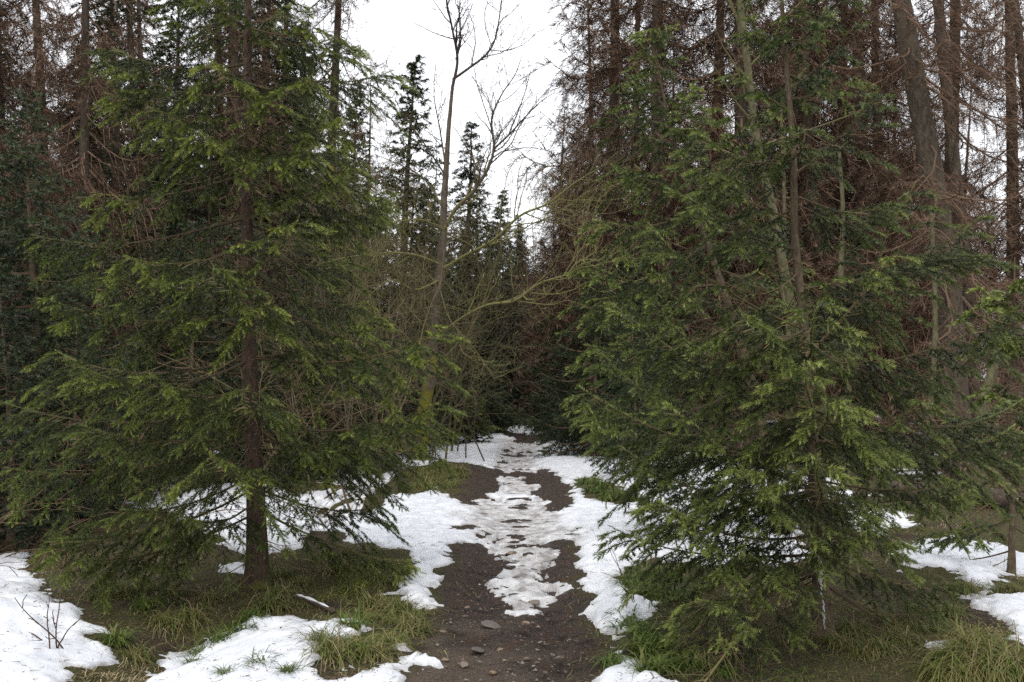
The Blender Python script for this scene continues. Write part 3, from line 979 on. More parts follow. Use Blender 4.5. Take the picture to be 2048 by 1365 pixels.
# second spruce leaning behind it
sb = ground_at(1566, 1072)
D2_ = sb[1]
second_pts = [sb - [0, 0, 0.06], W(1548, 980, D2_), W(1515, 820, D2_ - .1), W(1478, 680, D2_ - .1), W(1440, 560, D2_ - .2), W(1390, 420, D2_ - .2), W(1350, 290, D2_ - .2), W(1322, 170, D2_ - .2), W(1300, 72, D2_ - .2)]
fs = []
for spy, tx, ty, td in [(420, 1185, 440, 9.4), (300, 1215, 215, 9.6), (480, 1190, 600, 9.3), (230, 1250, 140, 9.6), (560, 1160, 520, 9.2), (640, 1170, 690, 9.2), (380, 1480, 300, 9.8), (760, 1200, 820, 9.2), (330, 1225, 330, 9.4)]:
    fs.append((zat(spy, D2_, sb), W(tx, ty, td)))
near_spruce('spruce_tree', sb - [0, 0, 0.06], second_pts, 0.075, 0.007, M['bark_brown'], M['needle_mid'],
            'slender spruce leaning over the path behind the bushy young spruce', 31, fs, (0.5, 0.33),
            lambda t: 1.45 * (1 - t) ** 0.8 + 0.12, dict(NEAR, sec=0.14, ter=0.10, shoot=0.10), TP_MID, 30)

# small spruce at the edge of the snow patch
eb = ground_at(2022, 1152)
near_spruce('spruce_sapling', eb - [0, 0, 0.04], [eb - [0, 0, 0.04], eb + [0.01, 0, 0.6], eb + [-0.01, 0.02, 1.3], eb + [0.02, 0, 2.0], eb + [0.03, 0, 2.6]], 0.030, 0.005,
            M['bark_brown'], M['needle_mid'], 'thin spruce sapling standing in the snow patch by the fallen log', 37,
            [(0.5, W(1905, 1065, 7.9)), (1.9, W(1955, 590, 7.8)), (1.5, W(1990, 770, 8.2))], (0.30, 0.32), lambda t: 0.75 * (1 - t) ** 0.8 + 0.08,
            dict(NEAR, sec=0.12, ter=0.09, bare=0.12), TP_MID, 8)

# dead bare bough sweeping down from the bushy spruce to the ground
rng = np.random.default_rng(71)
mb = MB()
ax = catmull([W(1640, 1168, D1) - rbase, W(1540, 1205, 5.9) - rbase, W(1480, 1270, 5.55) - rbase, W(1442, 1320, 5.3) - rbase, W(1408, 1366, 5.1) - rbase], 18)
mb.tube(ax, np.linspace(0.013, 0.004, 18), 6, np.linspace(0.6, 0.9, 18))
bare_twigs(rng, mb, ax, 34, 0.5, 0.0028, (0.3, 0.9), 0.1, 1.0, 0.4)
ax2 = catmull([W(1635, 1150, D1) - rbase, W(1520, 1120, 5.8) - rbase, W(1440, 1180, 5.5) - rbase, W(1380, 1240, 5.4) - rbase], 14)
mb.tube(ax2, np.linspace(0.009, 0.003, 14), 5, 0.5)
bare_twigs(rng, mb, ax2, 26, 0.45, 0.0025, (0.2, 0.8), 0.1, 1.0, 0.5)
o = obj('bare_branch', mb.mesh('bare_branch', M['spruce_twig']), rt)
o['label'] = 'leafless dry branch drooping to the ground'

# ------------------------------------------------------------------ trees of the wood behind: one mesh set per variant, copied
def far_tree(seed, H, R, zlow, opt, tp, wh, elev, prof_pow, r0, crown_mat, bark, tw_mat=None, sag=0.08, tipup=0.12, dead_low=0):
    rng = np.random.default_rng(seed)
    tb, wood, leaf = MB(), MB(), MB()
    n = 24
    z = np.linspace(-0.15, H, n)
    wob = np.stack([0.012 * H * np.sin(z / H * 4 + rng.random() * 6), 0.012 * H * np.cos(z / H * 3.3 + rng.random() * 6), z], -1)
    wob[:, :2] -= wob[0, :2]
    tb.tube(wob, (r0 * (1 - z / H * 0.97)) * (1 + 0.35 * np.exp(-np.maximum(z, 0) / 0.25)), 9, 0.4, rough=0.05, rng=rng)
    zz = zlow
    k = 0
    while zz < H - 0.15:
        t = (zz - zlow) / (H - zlow)
        nb = 5
        for j in range(nb):
            if rng.random() < opt.get('skip', 0):
                continue
            a_ = k * 2.4 + (j + 0.35 * rng.normal()) * 6.283 / nb
            z1 = min(max(zz + 0.12 * rng.normal(), 0.05), H - 0.1)
            Lb = (R * (1 - t) ** prof_pow + 0.06 + 0.010 * R) * (0.65 + 0.5 * rng.random())
            if t < 0.12:
                Lb *= 0.75 + 2 * t
            e = np.interp(t, [0, 0.5, 0.85, 1], elev) + 0.12 * rng.normal()
            st = np.array([np.interp(z1, z, wob[:, 0]), np.interp(z1, z, wob[:, 1]), z1])
            ch = np.array([np.cos(a_) * np.cos(e), np.sin(a_) * np.cos(e), np.sin(e)]) * Lb
            ax = bough_axis(rng, ch, sag * (0.6 + 0.8 * rng.random()), tipup * (0.5 + rng.random()), 0.03, 7) + st
            s = np.linspace(0, 1, len(ax))
            wood.tube(ax, (0.006 + 0.010 * Lb) * (1 - 0.8 * s), 3, 0.2 + 0.5 * rng.random())
            ks = 0.35 + 0.65 * min(1.0, Lb / (0.45 * R))
            fill_bough(rng, ax, wood, leaf, tp, dict(opt, shoot=opt['shoot'] * ks, nscale=0.45 + 0.55 * ks))
        zz += wh * (0.8 + 0.4 * rng.random()) * (1 if t < 0.75 else 0.7)
        k += 1
    for i in range(dead_low):
        z1 = 0.4 + (zlow + 1.0) * rng.random()
        a_ = rng.random() * 6.283
        ax = bough_axis(rng, np.array([np.cos(a_), np.sin(a_), -0.25]) * (0.8 + 1.2 * rng.random()), 0.1, 0.05, 0.04, 6) + [0, 0, z1]
        s = np.linspace(0, 1, len(ax))
        wood.tube(ax, 0.014 * (1 - 0.8 * s), 3, 0.3 + 0.4 * rng.random())
        bare_twigs(rng, wood, ax, 7, 0.7, 0.006, (0.1, 0.7), 0.15, 1.0, 0.5)
    print('variant', H, 'tris', wood.ntri() + leaf.ntri())
    return dict(H=H, trunk=tb.mesh('trunk', bark, True), branches=wood.mesh('branches', tw_mat or M['dead_twig']), crown=leaf.mesh('crown', crown_mat))

def plant_tree(name, var, x, y, h, label, group, rz, wide=1.0, dz=-0.05, cat='tree'):
    root = empty(name, (x, y, float(hgt(x, y)) * float(sstep(160, 60, math.hypot(x, y))) + dz), rz)
    k = h / var['H']
    root.scale = (k * wide, k * wide * (0.9 + 0.2 * rng.random()), k)
    root.rotation_euler = (0.025 * rng.normal(), 0.025 * rng.normal(), rz)
    tag(root, label, cat, group)
    for part in ('trunk', 'branches', 'crown'):
        c = obj(part, var[part], root)
        if part != 'trunk':
            c['kind'] = 'stuff'
    return root

FAR = dict(bare=0.10, bare2=0.10, sec=0.30, ter=0.22, wid=0.36, shoot=0.26, dz=-0.15, dz3=-0.2, hang=0.35, tw=0.007, stems=False, sides=2)
TP_DEAD = needle_template(11, 0.17, 0.015, 8, 0.9)
DEADO = dict(bare=0.12, bare2=0.08, sec=0.32, ter=0.24, wid=0.34, shoot=0.30, dz=-0.25, dz3=-0.45, hang=0.7, tw=0.009, stems=False, sides=2)
TP_YNG = needle_template(14, 0.055, 0.020, 9, 0.9)
YNG = dict(FAR, sec=0.19, ter=0.14, shoot=0.17, wid=0.40, tw=0.004)
VG = [far_tree(101, 12.0, 2.1, 0.5, dict(FAR, sec=0.26), TP_FAR, 0.34, [-0.30, 0.0, 0.35, 0.9], 0.95, 0.16, M['needle_dark'], M['bark_dead']),
      far_tree(102, 14.0, 2.3, 1.5, dict(FAR, hang=0.7, skip=0.05), TP_FAR, 0.42, [-0.35, -0.1, 0.3, 0.9], 0.9, 0.19, M['needle_dark'], M['bark_dead'])]
VY = [far_tree(111, 4.0, 1.25, 0.12, YNG, TP_YNG, 0.24, [-0.12, 0.05, 0.5, 0.9], 0.8, 0.055, M['needle_dark'], M['bark_brown']),
      far_tree(112, 3.0, 1.15, 0.08, YNG, TP_YNG, 0.22, [-0.10, 0.10, 0.5, 0.9], 0.9, 0.045, M['needle_dark'], M['bark_brown'])]
VD = [far_tree(121, 20.0, 3.4, 2.5, dict(DEADO, skip=0.12), TP_DEAD, 0.46, [-0.30, -0.1, 0.25, 0.8], 0.95, 0.24, M['dead_twig'], M['bark_dead'], None, 0.12, 0.45, 40),
      far_tree(122, 19.0, 2.9, 3.0, dict(DEADO, skip=0.15, hang=0.9), TP_DEAD, 0.48, [-0.25, 0.0, 0.35, 0.8], 0.9, 0.22, M['dead_twig'], M['bark_dead'], None, 0.14, 0.5, 46),
      far_tree(123, 20.0, 2.6, 4.0, dict(DEADO, skip=0.45, sec=0.4, ter=0.4), TP_DEAD, 0.55, [-0.2, 0.0, 0.3, 0.8], 0.6, 0.20, M['dead_twig'], M['bark_dead'], None, 0.16, 0.6, 40)]

VY.append(far_tree(113, 1.8, 0.85, 0.06, dict(YNG, sec=0.14, ter=0.11, shoot=0.12), TP_YNG, 0.17, [-0.05, 0.15, 0.5, 0.9], 0.9, 0.03, M['needle_mid'], M['bark_brown']))
rng = np.random.default_rng(300)
def at_px(px, d):
    return (px - 1024.0) / F * d, d
def top_h(py, d):
    return EYE + (HOR - py) / F * d

# green spruces one can pick out
for px, d, py, v, wide, name, label in [
    (822, 31, 100, 0, 1.35, 'spruce_tree', 'dark green spruce with narrow pointed top behind the leafless mossy tree'),
    (905, 37, 228, 1, 1.5, 'spruce_tree', 'broad dark spruce whose top shows through the leafless mossy tree'),
    (1000, 58, 380, 0, 1.5, 'spruce_tree', 'distant spruce with its tip against the sky above the end of the path'),
    (232, 23, -180, 1, 1.25, 'spruce_tree', 'tall dark spruce beside the brown dead spruce beyond the ditch'),
    (345, 26, -60, 1, 1.3, 'spruce_tree', 'tall dark spruce standing close behind the reddish-trunked spruce'),
    (590, 29, 20, 0, 1.3, 'spruce_tree', 'dark spruce beside the tall gaunt dead spruce'),
    (725, 33, 150, 0, 1.2, 'spruce_tree', 'dark spruce rising from the leafless thicket'),
    (945, 44, 350, 1, 1.2, 'spruce_tree', 'dark spruce between the broad spruce and the sky gap'),
    (1030, 50, 440, 0, 1.3, 'spruce_tree', 'dark spruce closing the end of the path'),
    (1062, 56, 425, 1, 1.2, 'spruce_tree', 'distant dark spruce beside the dead brown stand'),
    (985, 47, 440, 0, 1.3, 'spruce_tree', 'dark low-topped spruce under the distant spruce tip')]:
    x, y = at_px(px, d)
    plant_tree(name, VG[v], x, y, top_h(py, d), label, None, rng.random() * 6.28, wide)
for px, d, h, v, wide, label in [
    (92, 12.0, 5.1, 0, 0.95, 'young green spruce with pale thin trunk beyond the ditch'),
    (940, 24.5, 1.45, 2, 1.15, 'small bushy spruce sapling at the snowy edge of the path'),
    (1000, 30.5, 1.9, 1, 0.9, 'small dark spruce just behind the bushy sapling by the path'),
    (965, 36, 5.2, 0, 1.1, 'dense dark spruce overhanging the path bend')]:
    x, y = at_px(px, d)
    plant_tree('young_spruce', VY[v], x, y, h, label, None, rng.random() * 6.28, wide)
gr = 'young dark spruces lining the far path'
for px, d, h, v in [(1268, 16.0, 3.0, 0), (1215, 23, 4.4, 1), (1185, 20.5, 4.2, 0), (1150, 26, 4.3, 1), (1128, 31, 5.0, 0), (1098, 39, 5.6, 0), (1260, 21, 5.0, 0)]:
    x, y = at_px(px, d)
    plant_tree('young_spruce', VY[v], x, y, h, 'young dark spruce in the row along the path beside the dead spruces', gr, rng.random() * 6.28, 1.0)
gr = 'young dark spruces under the leafless tree'
for px, d, h, v in [(905, 31, 4.6, 0), (850, 27, 4.2, 0), (790, 22, 3.6, 1), (720, 19, 3.4, 0), (655, 16.5, 3.6, 1), (1040, 41, 6.5, 0), (1062, 46, 6.5, 1), (1000, 36, 6.0, 1), (930, 28.5, 4.4, 1), (885, 24.5, 4.0, 0), (580, 20, 5.0, 0), (480, 16, 4.2, 0), (380, 14.5, 4.0, 1), (300, 19, 5.5, 0), (200, 15, 4.0, 0), (60, 16, 5.5, 1),
                    (-60, 11, 4.4, 0), (20, 9.6, 2.6, 1), (140, 11, 2.4, 1), (-170, 13, 5.5, 0)]:
    x, y = at_px(px, d)
    wh_ = 'beyond the bramble ditch' if px < 180 else 'behind the reddish-trunked spruce' if px < 600 else 'behind the leafless mossy tree'
    plant_tree('young_spruce', VY[v], x, y, h, 'young dark spruce in the thicket ' + wh_, 'young dark spruces ' + wh_, rng.random() * 6.28, 1.05)

# dead spruces one can pick out
for px, d, h, v, wide, label in [
    (655, 31, 23, 2, 1.0, 'tall gaunt dead spruce with thin upturned branches against the sky'),
    (150, 17.5, 15, 0, 0.8, 'dense rust-brown dead spruce beyond the ditch'),
    (1228, 27, 20, 1, 1.1, 'dead brown spruce at the edge of the sky gap above the path'),
    (1345, 24, 21, 0, 0.95, 'dense rust-brown dead spruce behind the slender leaning spruce')]:
    x, y = at_px(px, d)
    plant_tree('dead_spruce', VD[v], x, y, h, label, None, rng.random() * 6.28, wide)
def stand_name(px, d, dead):
    """what a tree of the stand stands behind"""
    what = 'dead brown spruce' if dead else 'dark green spruce'
    where = ('beyond the ditch and the brambles' if px < 330 else 'behind the reddish-trunked spruce' if px < 700 else 'beyond the leafless mossy tree' if px < 1060 else
             'beyond the slender leaning spruce' if px < 1450 else 'behind the bushy young spruce' if px < 1760 else 'around the massive old trunk')
    row = 'in the front row' if d < 34 else 'deep in the stand' if d < 58 else 'at the far back of the stand'
    return what + ' ' + row + ' ' + where, ('dead spruces ' if dead else 'green spruces ') + row + ' ' + where
for px, d, h, v in [(1180, 40, 20, 1), (1135, 34, 11.5, 1), (1168, 33, 16, 0), (1100, 40, 9.5, 1), (1420, 31, 23, 0), (1490, 22, 20, 1), (1575, 28, 22, 0), (1650, 34, 22, 1), (1735, 25, 21, 0), (2015, 25, 21, 2), (2110, 21, 18, 2), (1800, 30, 22, 0), (1640, 23, 20, 1), (1290, 32, 20, 0), (1690, 29, 21, 1),
                    (30, 22, 19, 1), (-80, 19, 17, 0), (75, 28, 20, 0), (420, 33, 22, 0), (490, 27, 19, 1), (735, 44, 16, 2), (300, 31, 20, 0), (545, 36, 21, 1), (1880, 22, 20, 2), (2180, 27, 20, 2), (-200, 26, 20, 1)]:
    x, y = at_px(px, d)
    lab, gr = stand_name(px, d, True)
    plant_tree('dead_spruce', VD[v], x, y, h, lab, gr, rng.random() * 6.28, 1.0)

# the closed wood farther back, kept below the skyline the sky gap shows
SKX = [-500, 600, 700, 760, 800, 850, 900, 950, 1000, 1040, 1070, 1100, 1130, 1170, 2600]
SKY = [-400, -200, 60, 130, 190, 280, 340, 430, 450, 480, 440, 300, 160, -200, -400]
placed = []
cnt = 0
for _ in range(900):
    d = 30 + 62 * rng.random() ** 0.8
    px = -300 + 2650 * rng.random()
    x, y = at_px(px, d)
    if abs(x - path_x(y)) < 2.2 and y < 50:
        continue
    if any((x - a) ** 2 + (y - b) ** 2 < 7.5 for a, b in placed):
        continue
    sk = max(np.interp([px - 60, px, px + 60], SKX, SKY))
    h = min(13 + 6 * rng.random(), top_h(sk, d))
    if h < 3.0:
        continue
    placed.append((x, y))
    if px > 1830 and rng.random() < 0.5:
        continue
    dead = px > 1090 or rng.random() < 0.3
    if h < 7 and dead:
        dead = False
    if dead:
        plant_tree('dead_spruce', VD[int(rng.choice([0, 1, 2, 2]))], x, y, max(h, 9), *stand_name(px, d, True), rng.random() * 6.28, 1.0 + 0.2 * rng.random())
    else:
        plant_tree('spruce_tree', VG[int(rng.integers(0, 2))] if h > 7 else VY[int(rng.integers(0, 2))], x, y, h, *stand_name(px, d, False), rng.random() * 6.28, 1.15)
    cnt += 1
    if cnt >= 115:
        break
print('wood', cnt)

# ------------------------------------------------------------------ big old trunk and the poles beside it
def traced_trunk(name, pts, r0, r1, bark, label, seed, n_boughs=0, zmin=2.0, mat=None, flare=0.25, blen=(1.0, 2.2), grow=None, n=44, sides=14):
    rng = np.random.default_rng(seed)
    base = np.asarray(pts[0], float)
    root = empty(name, base)
    tag(root, label, 'tree')
    tb = MB()
    P = trunk_tube(tb, [np.asarray(p) - base for p in pts], r0, r1, sides, rng, flare, n)
    obj('trunk', tb.mesh('trunk', bark, True), root)
    if n_boughs:
        wood, leaf = MB(), MB()
        for i in range(n_boughs):
            z = zmin + (P[-1, 2] - zmin) * rng.random()
            st = np.array([np.interp(z, P[:, 2], P[:, 0]), np.interp(z, P[:, 2], P[:, 1]), z])
            a_ = rng.random() * 6.283
            Lb = blen[0] + (blen[1] - blen[0]) * rng.random()
            ax = bough_axis(rng, np.array([np.cos(a_), np.sin(a_), -0.3 + 0.3 * rng.normal()]) * Lb, 0.14, 0.3, 0.05, 9) + st
            s = np.linspace(0, 1, len(ax))
            wood.tube(ax, (0.006 + 0.007 * Lb) * (1 - 0.8 * s), 4, 0.2 + 0.6 * rng.random())
            fill_bough(rng, ax, wood, leaf, TP_DEADN, dict(DEADO, sec=0.30, ter=0.25, shoot=0.2, tw=0.005))
            bare_twigs(rng, wood, ax, 8, 0.6, 0.004, (0.2, 0.9), 0.1, 1.0, 0.8)
        b = obj('branches', wood.mesh('branches', M['dead_twig']), root); b['kind'] = 'stuff'
        c = obj('crown', leaf.mesh('crown', M['dead_twig']), root); c['kind'] = 'stuff'
    return root, P
TP_DEADN = needle_template(7, 0.12, 0.008, 12, 0.9)

g = ground_at(1928, 944)
d = g[1]
traced_trunk('old_spruce', [g - [0, 0, 0.15], W(1914, 850, d), W(1898, 600, d), W(1872, 400, d), W(1838, 200, d), W(1802, 0, d), W(1768, -250, d), W(1750, -600, d)], 0.25, 0.13, M['bark_old'],
             'massive old spruce trunk with scaly lichen-flecked bark behind the bushy spruce', 81, 70, 3.5, blen=(1.0, 2.4))
x, y = at_px(1958, 20.0)
gz = on_ground(x, y, -0.15)
traced_trunk('dead_spruce', [gz, W(1950, 800, 20), W(1936, 600, 20), W(1906, 300, 20), W(1876, 0, 20), W(1860, -300, 20)], 0.15, 0.09, M['bark_dead'],
             'straight brown trunk close behind the massive old spruce', 82, 45, 3.0)
x, y = at_px(1655, 12.0)
gz = on_ground(x, y, -0.1)
pole_pts = [gz, W(1610, 750, 12), W(1572, 560, 12), W(1545, 420, 12), W(1514, 285, 12), W(1503, 200, 12), W(1490, 90, 12), W(1477, -30, 12), W(1470, -180, 12)]
pole, PP = traced_trunk('leafless_tree', pole_pts, 0.062, 0.036, M['bark_lichen'], 'slim pale greenish leafless trunk rising behind the two young spruces', 83, flare=0.15)
x, y = at_px(1858, 15.0)
gz = on_ground(x, y, -0.1)
traced_trunk('leafless_sapling', [gz, W(1858, 860, 15), W(1868, 720, 15), W(1870, 600, 15), W(1862, 420, 15)], 0.06, 0.03, M['bark_lichen'], 'thin lichen-covered stem in front of the massive old trunk', 84, flare=0.15, n=20, sides=8)
for q, (px, d_, lab) in enumerate([(1692, 15, 'thin pale leafless stem between the bushy spruce and the old trunk'), (1575, 17, 'thin pale leafless stem beside the slim greenish trunk')]):
    x, y = at_px(px, d_)
    gz = on_ground(x, y, -0.1)
    traced_trunk('leafless_sapling', [gz, W(px + 4, 700, d_), W(px - 10, 560, d_), W(px - 6, 430, d_), W(px - 14, 300 if q == 0 else 190, d_)], 0.06, 0.025, M['bark_lichen'], lab, 85 + q, flare=0.15, n=20, sides=8)
# broken snag
x, y = at_px(1955, 12.5)
gz = on_ground(x, y, -0.1)
root = empty('broken_snag', gz)
tag(root, 'broken crooked snag with lichen bark in the brown brush', 'dead tree')
mb = MB()
trunk_tube(mb, [np.zeros(3), W(1962, 820, 12.5) - gz, W(1978, 770, 12.5) - gz, W(1993, 710, 12.5) - gz, W(2003, 650, 12.5) - gz], 0.075, 0.045, 9, np.random.default_rng(4), 0.1, 18)
obj('trunk', mb.mesh('trunk', M['bark_lichen'], True), root)
mb = MB()
tp_ = W(2003, 650, 12.5) - gz
for i in range(5):
    q = tp_ + np.array([0.03 * math.cos(i * 1.3), 0.03 * math.sin(i * 1.3), -0.02])
    mb.tube([q, q + [0.01, 0, 0.05 + 0.03 * (i % 3)]], [0.018, 0.002], 4, 0.5)
obj('splintered_top', mb.mesh('splintered_top', M['raw_wood']), root)

# ------------------------------------------------------------------ leafless mossy tree by the path
def crooked(rng, p, d, L, n, bend, upb):
    pts = [p]
    for i in range(n):
        d = nrm(d + bend * rng.normal(size=3) + [0, 0, upb])
        p = p + d * (L / n)
        pts.append(p)
    return np.array(pts)

def ramify(rng, mb, axis, r_a, r_b, level, tonef, dens, maxlev, lenk, upb=0.05, s0=0.15):
    Ls = np.linalg.norm(np.diff(axis, axis=0), axis=1).sum()
    n = max(2, int(Ls * dens[level]))
    us = np.linspace(0, 1, len(axis))
    T = nrm(np.gradient(axis, axis=0))
    for i in range(n):
        s = s0 + (1 - s0) * (i + rng.random()) / n
        p = np.array([np.interp(s, us, axis[:, c]) for c in range(3)])
        t = nrm(np.array([np.interp(s, us, T[:, c]) for c in range(3)]))
        sd = rng.normal(size=3)
        sd = nrm(sd - t * (sd @ t))
        d = nrm(t * 0.75 + sd * 0.8 + [0, 0, upb])
        L = Ls * lenk[level] * (0.35 + 0.75 * rng.random()) * (1.15 - 0.6 * s)
        r = (r_a + (r_b - r_a) * s) * 0.55
        r = max(r, 0.0032)
        m = 6 if level < 1 else 4
        a = crooked(rng, p, d, L, m, 0.20, upb)
        rr = np.linspace(r, max(r * 0.3, 0.0022), len(a))
        mb.tube(a, rr, 4 if level == 0 else 3, tonef(a))
        if level + 1 < maxlev and L > 0.25:
            ramify(rng, mb, a, r, r * 0.3, level + 1, tonef, dens, maxlev, lenk, upb)

g = ground_at(828, 936)
D3 = 17.6
tb_ = np.array([(836 - 1024) / F * D3, D3, float(hgt((836 - 1024) / F * D3, D3)) - 0.1])
root = empty('leafless_tree', tb_)
tag(root, 'leafless broadleaf tree with yellow moss on its leaning trunk beside the path', 'tree')
def WT(px, py, dd=0.0):
    return W(px, py, D3 + dd) - tb_
rng = np.random.default_rng(900)
mb = MB()
P = trunk_tube(mb, [np.zeros(3), WT(848, 820), WT(862, 740), WT(868, 650), WT(878, 560), WT(886, 480), WT(888, 400), WT(893, 330), WT(898, 250), WT(905, 175)], 0.135, 0.028, 12, rng, 0.3, 40, 0.85)
obj('trunk', mb.mesh('trunk', M['bark_moss'], True), root)
def lich(a):
    z = a[:, 2] + tb_[2]
    return np.clip(np.interp(z, [1.0, 4.6, 5.6, 7.0], [0.85, 0.8, 0.3, 0.05]) + 0.08 * rng.normal(), 0, 1)
limbs = [
    ([WT(905, 175), WT(915, 120), WT(905, 60), WT(893, 0), WT(885, -70), WT(880, -150)], 0.06, 0.012),
    ([WT(905, 160), WT(940, 135), WT(970, 112), WT(988, 85), WT(998, 40), WT(1004, -20), WT(1002, -100)], 0.05, 0.012),
    ([WT(912, 120), WT(922, 80), WT(918, 30), WT(925, -40)], 0.035, 0.012),
    ([WT(884, 470), WT(910, 420, -.2), WT(945, 385, -.3), WT(975, 340, -.4), WT(988, 295, -.4), WT(983, 240, -.4), WT(1003, 190, -.3), WT(1030, 150), WT(1045, 110)], 0.075, 0.010),
    ([WT(986, 300, -.4), WT(1020, 268, -.5), WT(1050, 235, -.6), WT(1080, 205, -.6), WT(1110, 185, -.6)], 0.04, 0.008),
    ([WT(1018, 268, -.5), WT(1045, 200, -.4), WT(1062, 140, -.3)], 0.028, 0.008),
    ([WT(884, 540), WT(930, 512, -.4), WT(985, 482, -.8), WT(1040, 432, -1.1), WT(1095, 408, -1.3), WT(1150, 366, -1.5), WT(1200, 335, -1.6), WT(1236, 303, -1.7)], 0.065, 0.010),
    ([WT(868, 690), WT(905, 650, -.4), WT(970, 612, -.9), WT(1030, 602, -1.2), WT(1078, 568, -1.5), WT(1132, 550, -1.8), WT(1152, 528, -1.9), WT(1185, 508, -2.0), WT(1196, 492, -2.0)], 0.06, 0.010),
    ([WT(1030, 602, -1.2), WT(1100, 610, -1.4), WT(1140, 602, -1.5), WT(1210, 630, -1.6)], 0.025, 0.006),
    ([WT(882, 530), WT(835, 512, -.4), WT(790, 506, -.7), WT(742, 509, -.9), WT(690, 516, -1.2), WT(640, 528, -1.4)], 0.05, 0.010),
    ([WT(888, 420), WT(850, 360, .3), WT(800, 330, .5), WT(750, 310, .6)], 0.04, 0.008),
    ([WT(890, 350), WT(850, 290, -.3), WT(815, 240, -.4), WT(790, 200, -.5)], 0.035, 0.008),
    ([WT(886, 460), WT(840, 440, -.8), WT(780, 448, -1.4), WT(720, 470, -1.8)], 0.04, 0.008),
    ([WT(892, 340), WT(880, 260, .4), WT(868, 190, .5), WT(872, 120, .5)], 0.035, 0.008),
    ([WT(880, 560), WT(830, 580, -.8), WT(780, 560, -1.2), WT(730, 600, -1.5)], 0.035, 0.008),
    ([WT(880, 580), WT(900, 640, -.9), WT(950, 700, -1.1), WT(990, 760, -1.1)], 0.02, 0.006),
]
total = 0
for pts, ra, rb2 in limbs:
    a = catmull(pts, 4 * len(pts))
    mb = MB()
    mb.tube(a, np.linspace(ra * 0.5, rb2 * 0.55, len(a)), 7, lich(a))
    lb_o = obj('limb', mb.mesh('limb', M['lichen_twig'], True), root)
    tw_ = MB()
    ramify(rng, tw_, a, ra * 0.5, rb2 * 0.6, 0, lich, [7.0, 6.5, 7.0] if pts[0][2] > 3.2 else [4.8, 4.6, 5.0], 3, [0.5, 0.6, 0.6], 0.09)
    t_o = obj('twigs', tw_.mesh('twigs', M['lichen_twig']), lb_o)
    t_o['kind'] = 'stuff'
    total += tw_.ntri()
print('leafless twigs', total)
# small twigs for the slim pole
mb = MB()
rng = np.random.default_rng(84)
pb = np.asarray(pole_pts[0])
for s_, dx, dz_ in [(0.45, -1.0, 0.8), (0.55, -0.7, 1.3), (0.62, -0.9, 0.6), (0.7, 0.9, 1.0), (0.8, -0.8, 1.2), (0.9, 0.7, 0.8), (0.5, 0.8, 0.4), (0.75, -0.6, 1.1)]:
    p = PP[int(s_ * (len(PP) - 1))]
    a = crooked(rng, p, nrm(np.array([dx, 0.4 * rng.normal(), dz_])), 1.1 + 0.6 * rng.random(), 7, 0.12, 0.02)
    mb.tube(a, np.linspace(0.016, 0.004, len(a)), 4, 0.6)
    ramify(rng, mb, a, 0.012, 0.004, 0, lambda q: 0.5, [3, 4], 2, [0.4, 0.5])
b = obj('branches', mb.mesh('branches', M['lichen_twig']), pole); b['kind'] = 'stuff'

# ------------------------------------------------------------------ leafless thicket bushes and brambles
def bush_mesh(seed, H, spread, nst, mat, name, tone, levels=2, arch=0.0, dens=(3.2, 4.0), r0=0.016):
    rng = np.random.default_rng(seed)
    mb = MB()
    for i in range(nst):
        a_ = rng.random() * 6.283
        p = np.array([0.25 * spread * rng.normal(), 0.25 * spread * rng.normal(), -0.05])
        d = nrm(np.array([np.cos(a_) * spread * rng.random(), np.sin(a_) * spread * rng.random(), H * 0.6]))
        L = H * (0.6 + 0.5 * rng.random())
        a = crooked(rng, p, d, L, 9, 0.12, -arch)
        t = tone[0] + (tone[1] - tone[0]) * rng.random()
        r = r0 * (0.5 + 0.7 * rng.random())
        mb.tube(a, np.linspace(r, 0.003, len(a)), 4, t)
        ramify(rng, mb, a, r * 0.8, 0.003, 0, lambda q: t, list(dens), levels, [0.48, 0.55, 0.55], -arch * 0.5 + 0.02, 0.2)
    print('bush', name, mb.ntri())
    return mb.mesh(name, mat)
BM = [bush_mesh(501, 4.2, 2.2, 10, M['lichen_twig'], 'stems', (0.2, 0.6), 3, 0.0, (3.6, 4.2, 5.0)), bush_mesh(502, 3.4, 2.6, 12, M['dry_twig'], 'stems', (0.3, 0.8), 3, 0.03, (3.6, 4.2, 5.0))]
BR = [bush_mesh(503, 1.5, 1.8, 20, M['bramble'], 'stems', (0.2, 0.9), 2, 0.10, (3.5, 4.0), 0.008), bush_mesh(504, 2.2, 2.0, 16, M['bramble'], 'stems', (0.2, 0.8), 2, 0.06, (3.0, 4.0), 0.010)]
SPL = [bush_mesh(505, 6.5, 0.5, 2, M['lichen_twig'], 'stems', (0.3, 0.75), 3, -0.01, (3.6, 4.2, 5.0), 0.030), bush_mesh(506, 5.5, 0.7, 3, M['lichen_twig'], 'stems', (0.3, 0.7), 3, -0.01, (3.4, 4.2, 5.0), 0.024)]
rng = np.random.default_rng(510)
for px, d_, k, s_ in [(800, 17, 0, 1.0), (752, 18, 1, 1.0), (852, 19.5, 0, 1.1), (893, 19.8, 1, 1.0), (700, 16.5, 0, 0.9), (915, 22, 0, 0.9), (655, 18, 1, 1.1), (780, 21, 1, 1.2)]:
    x, y = at_px(px, d_)
    o = obj('leafless_sapling', SPL[k], None, on_ground(x, y))
    o.rotation_euler = (0, 0, rng.random() * 6.28)
    o.scale = (s_, s_, s_)
    tag(o, 'slender mossy leafless stem among the bushes around the leaning mossy tree', 'sapling', 'slender stems around the mossy tree')
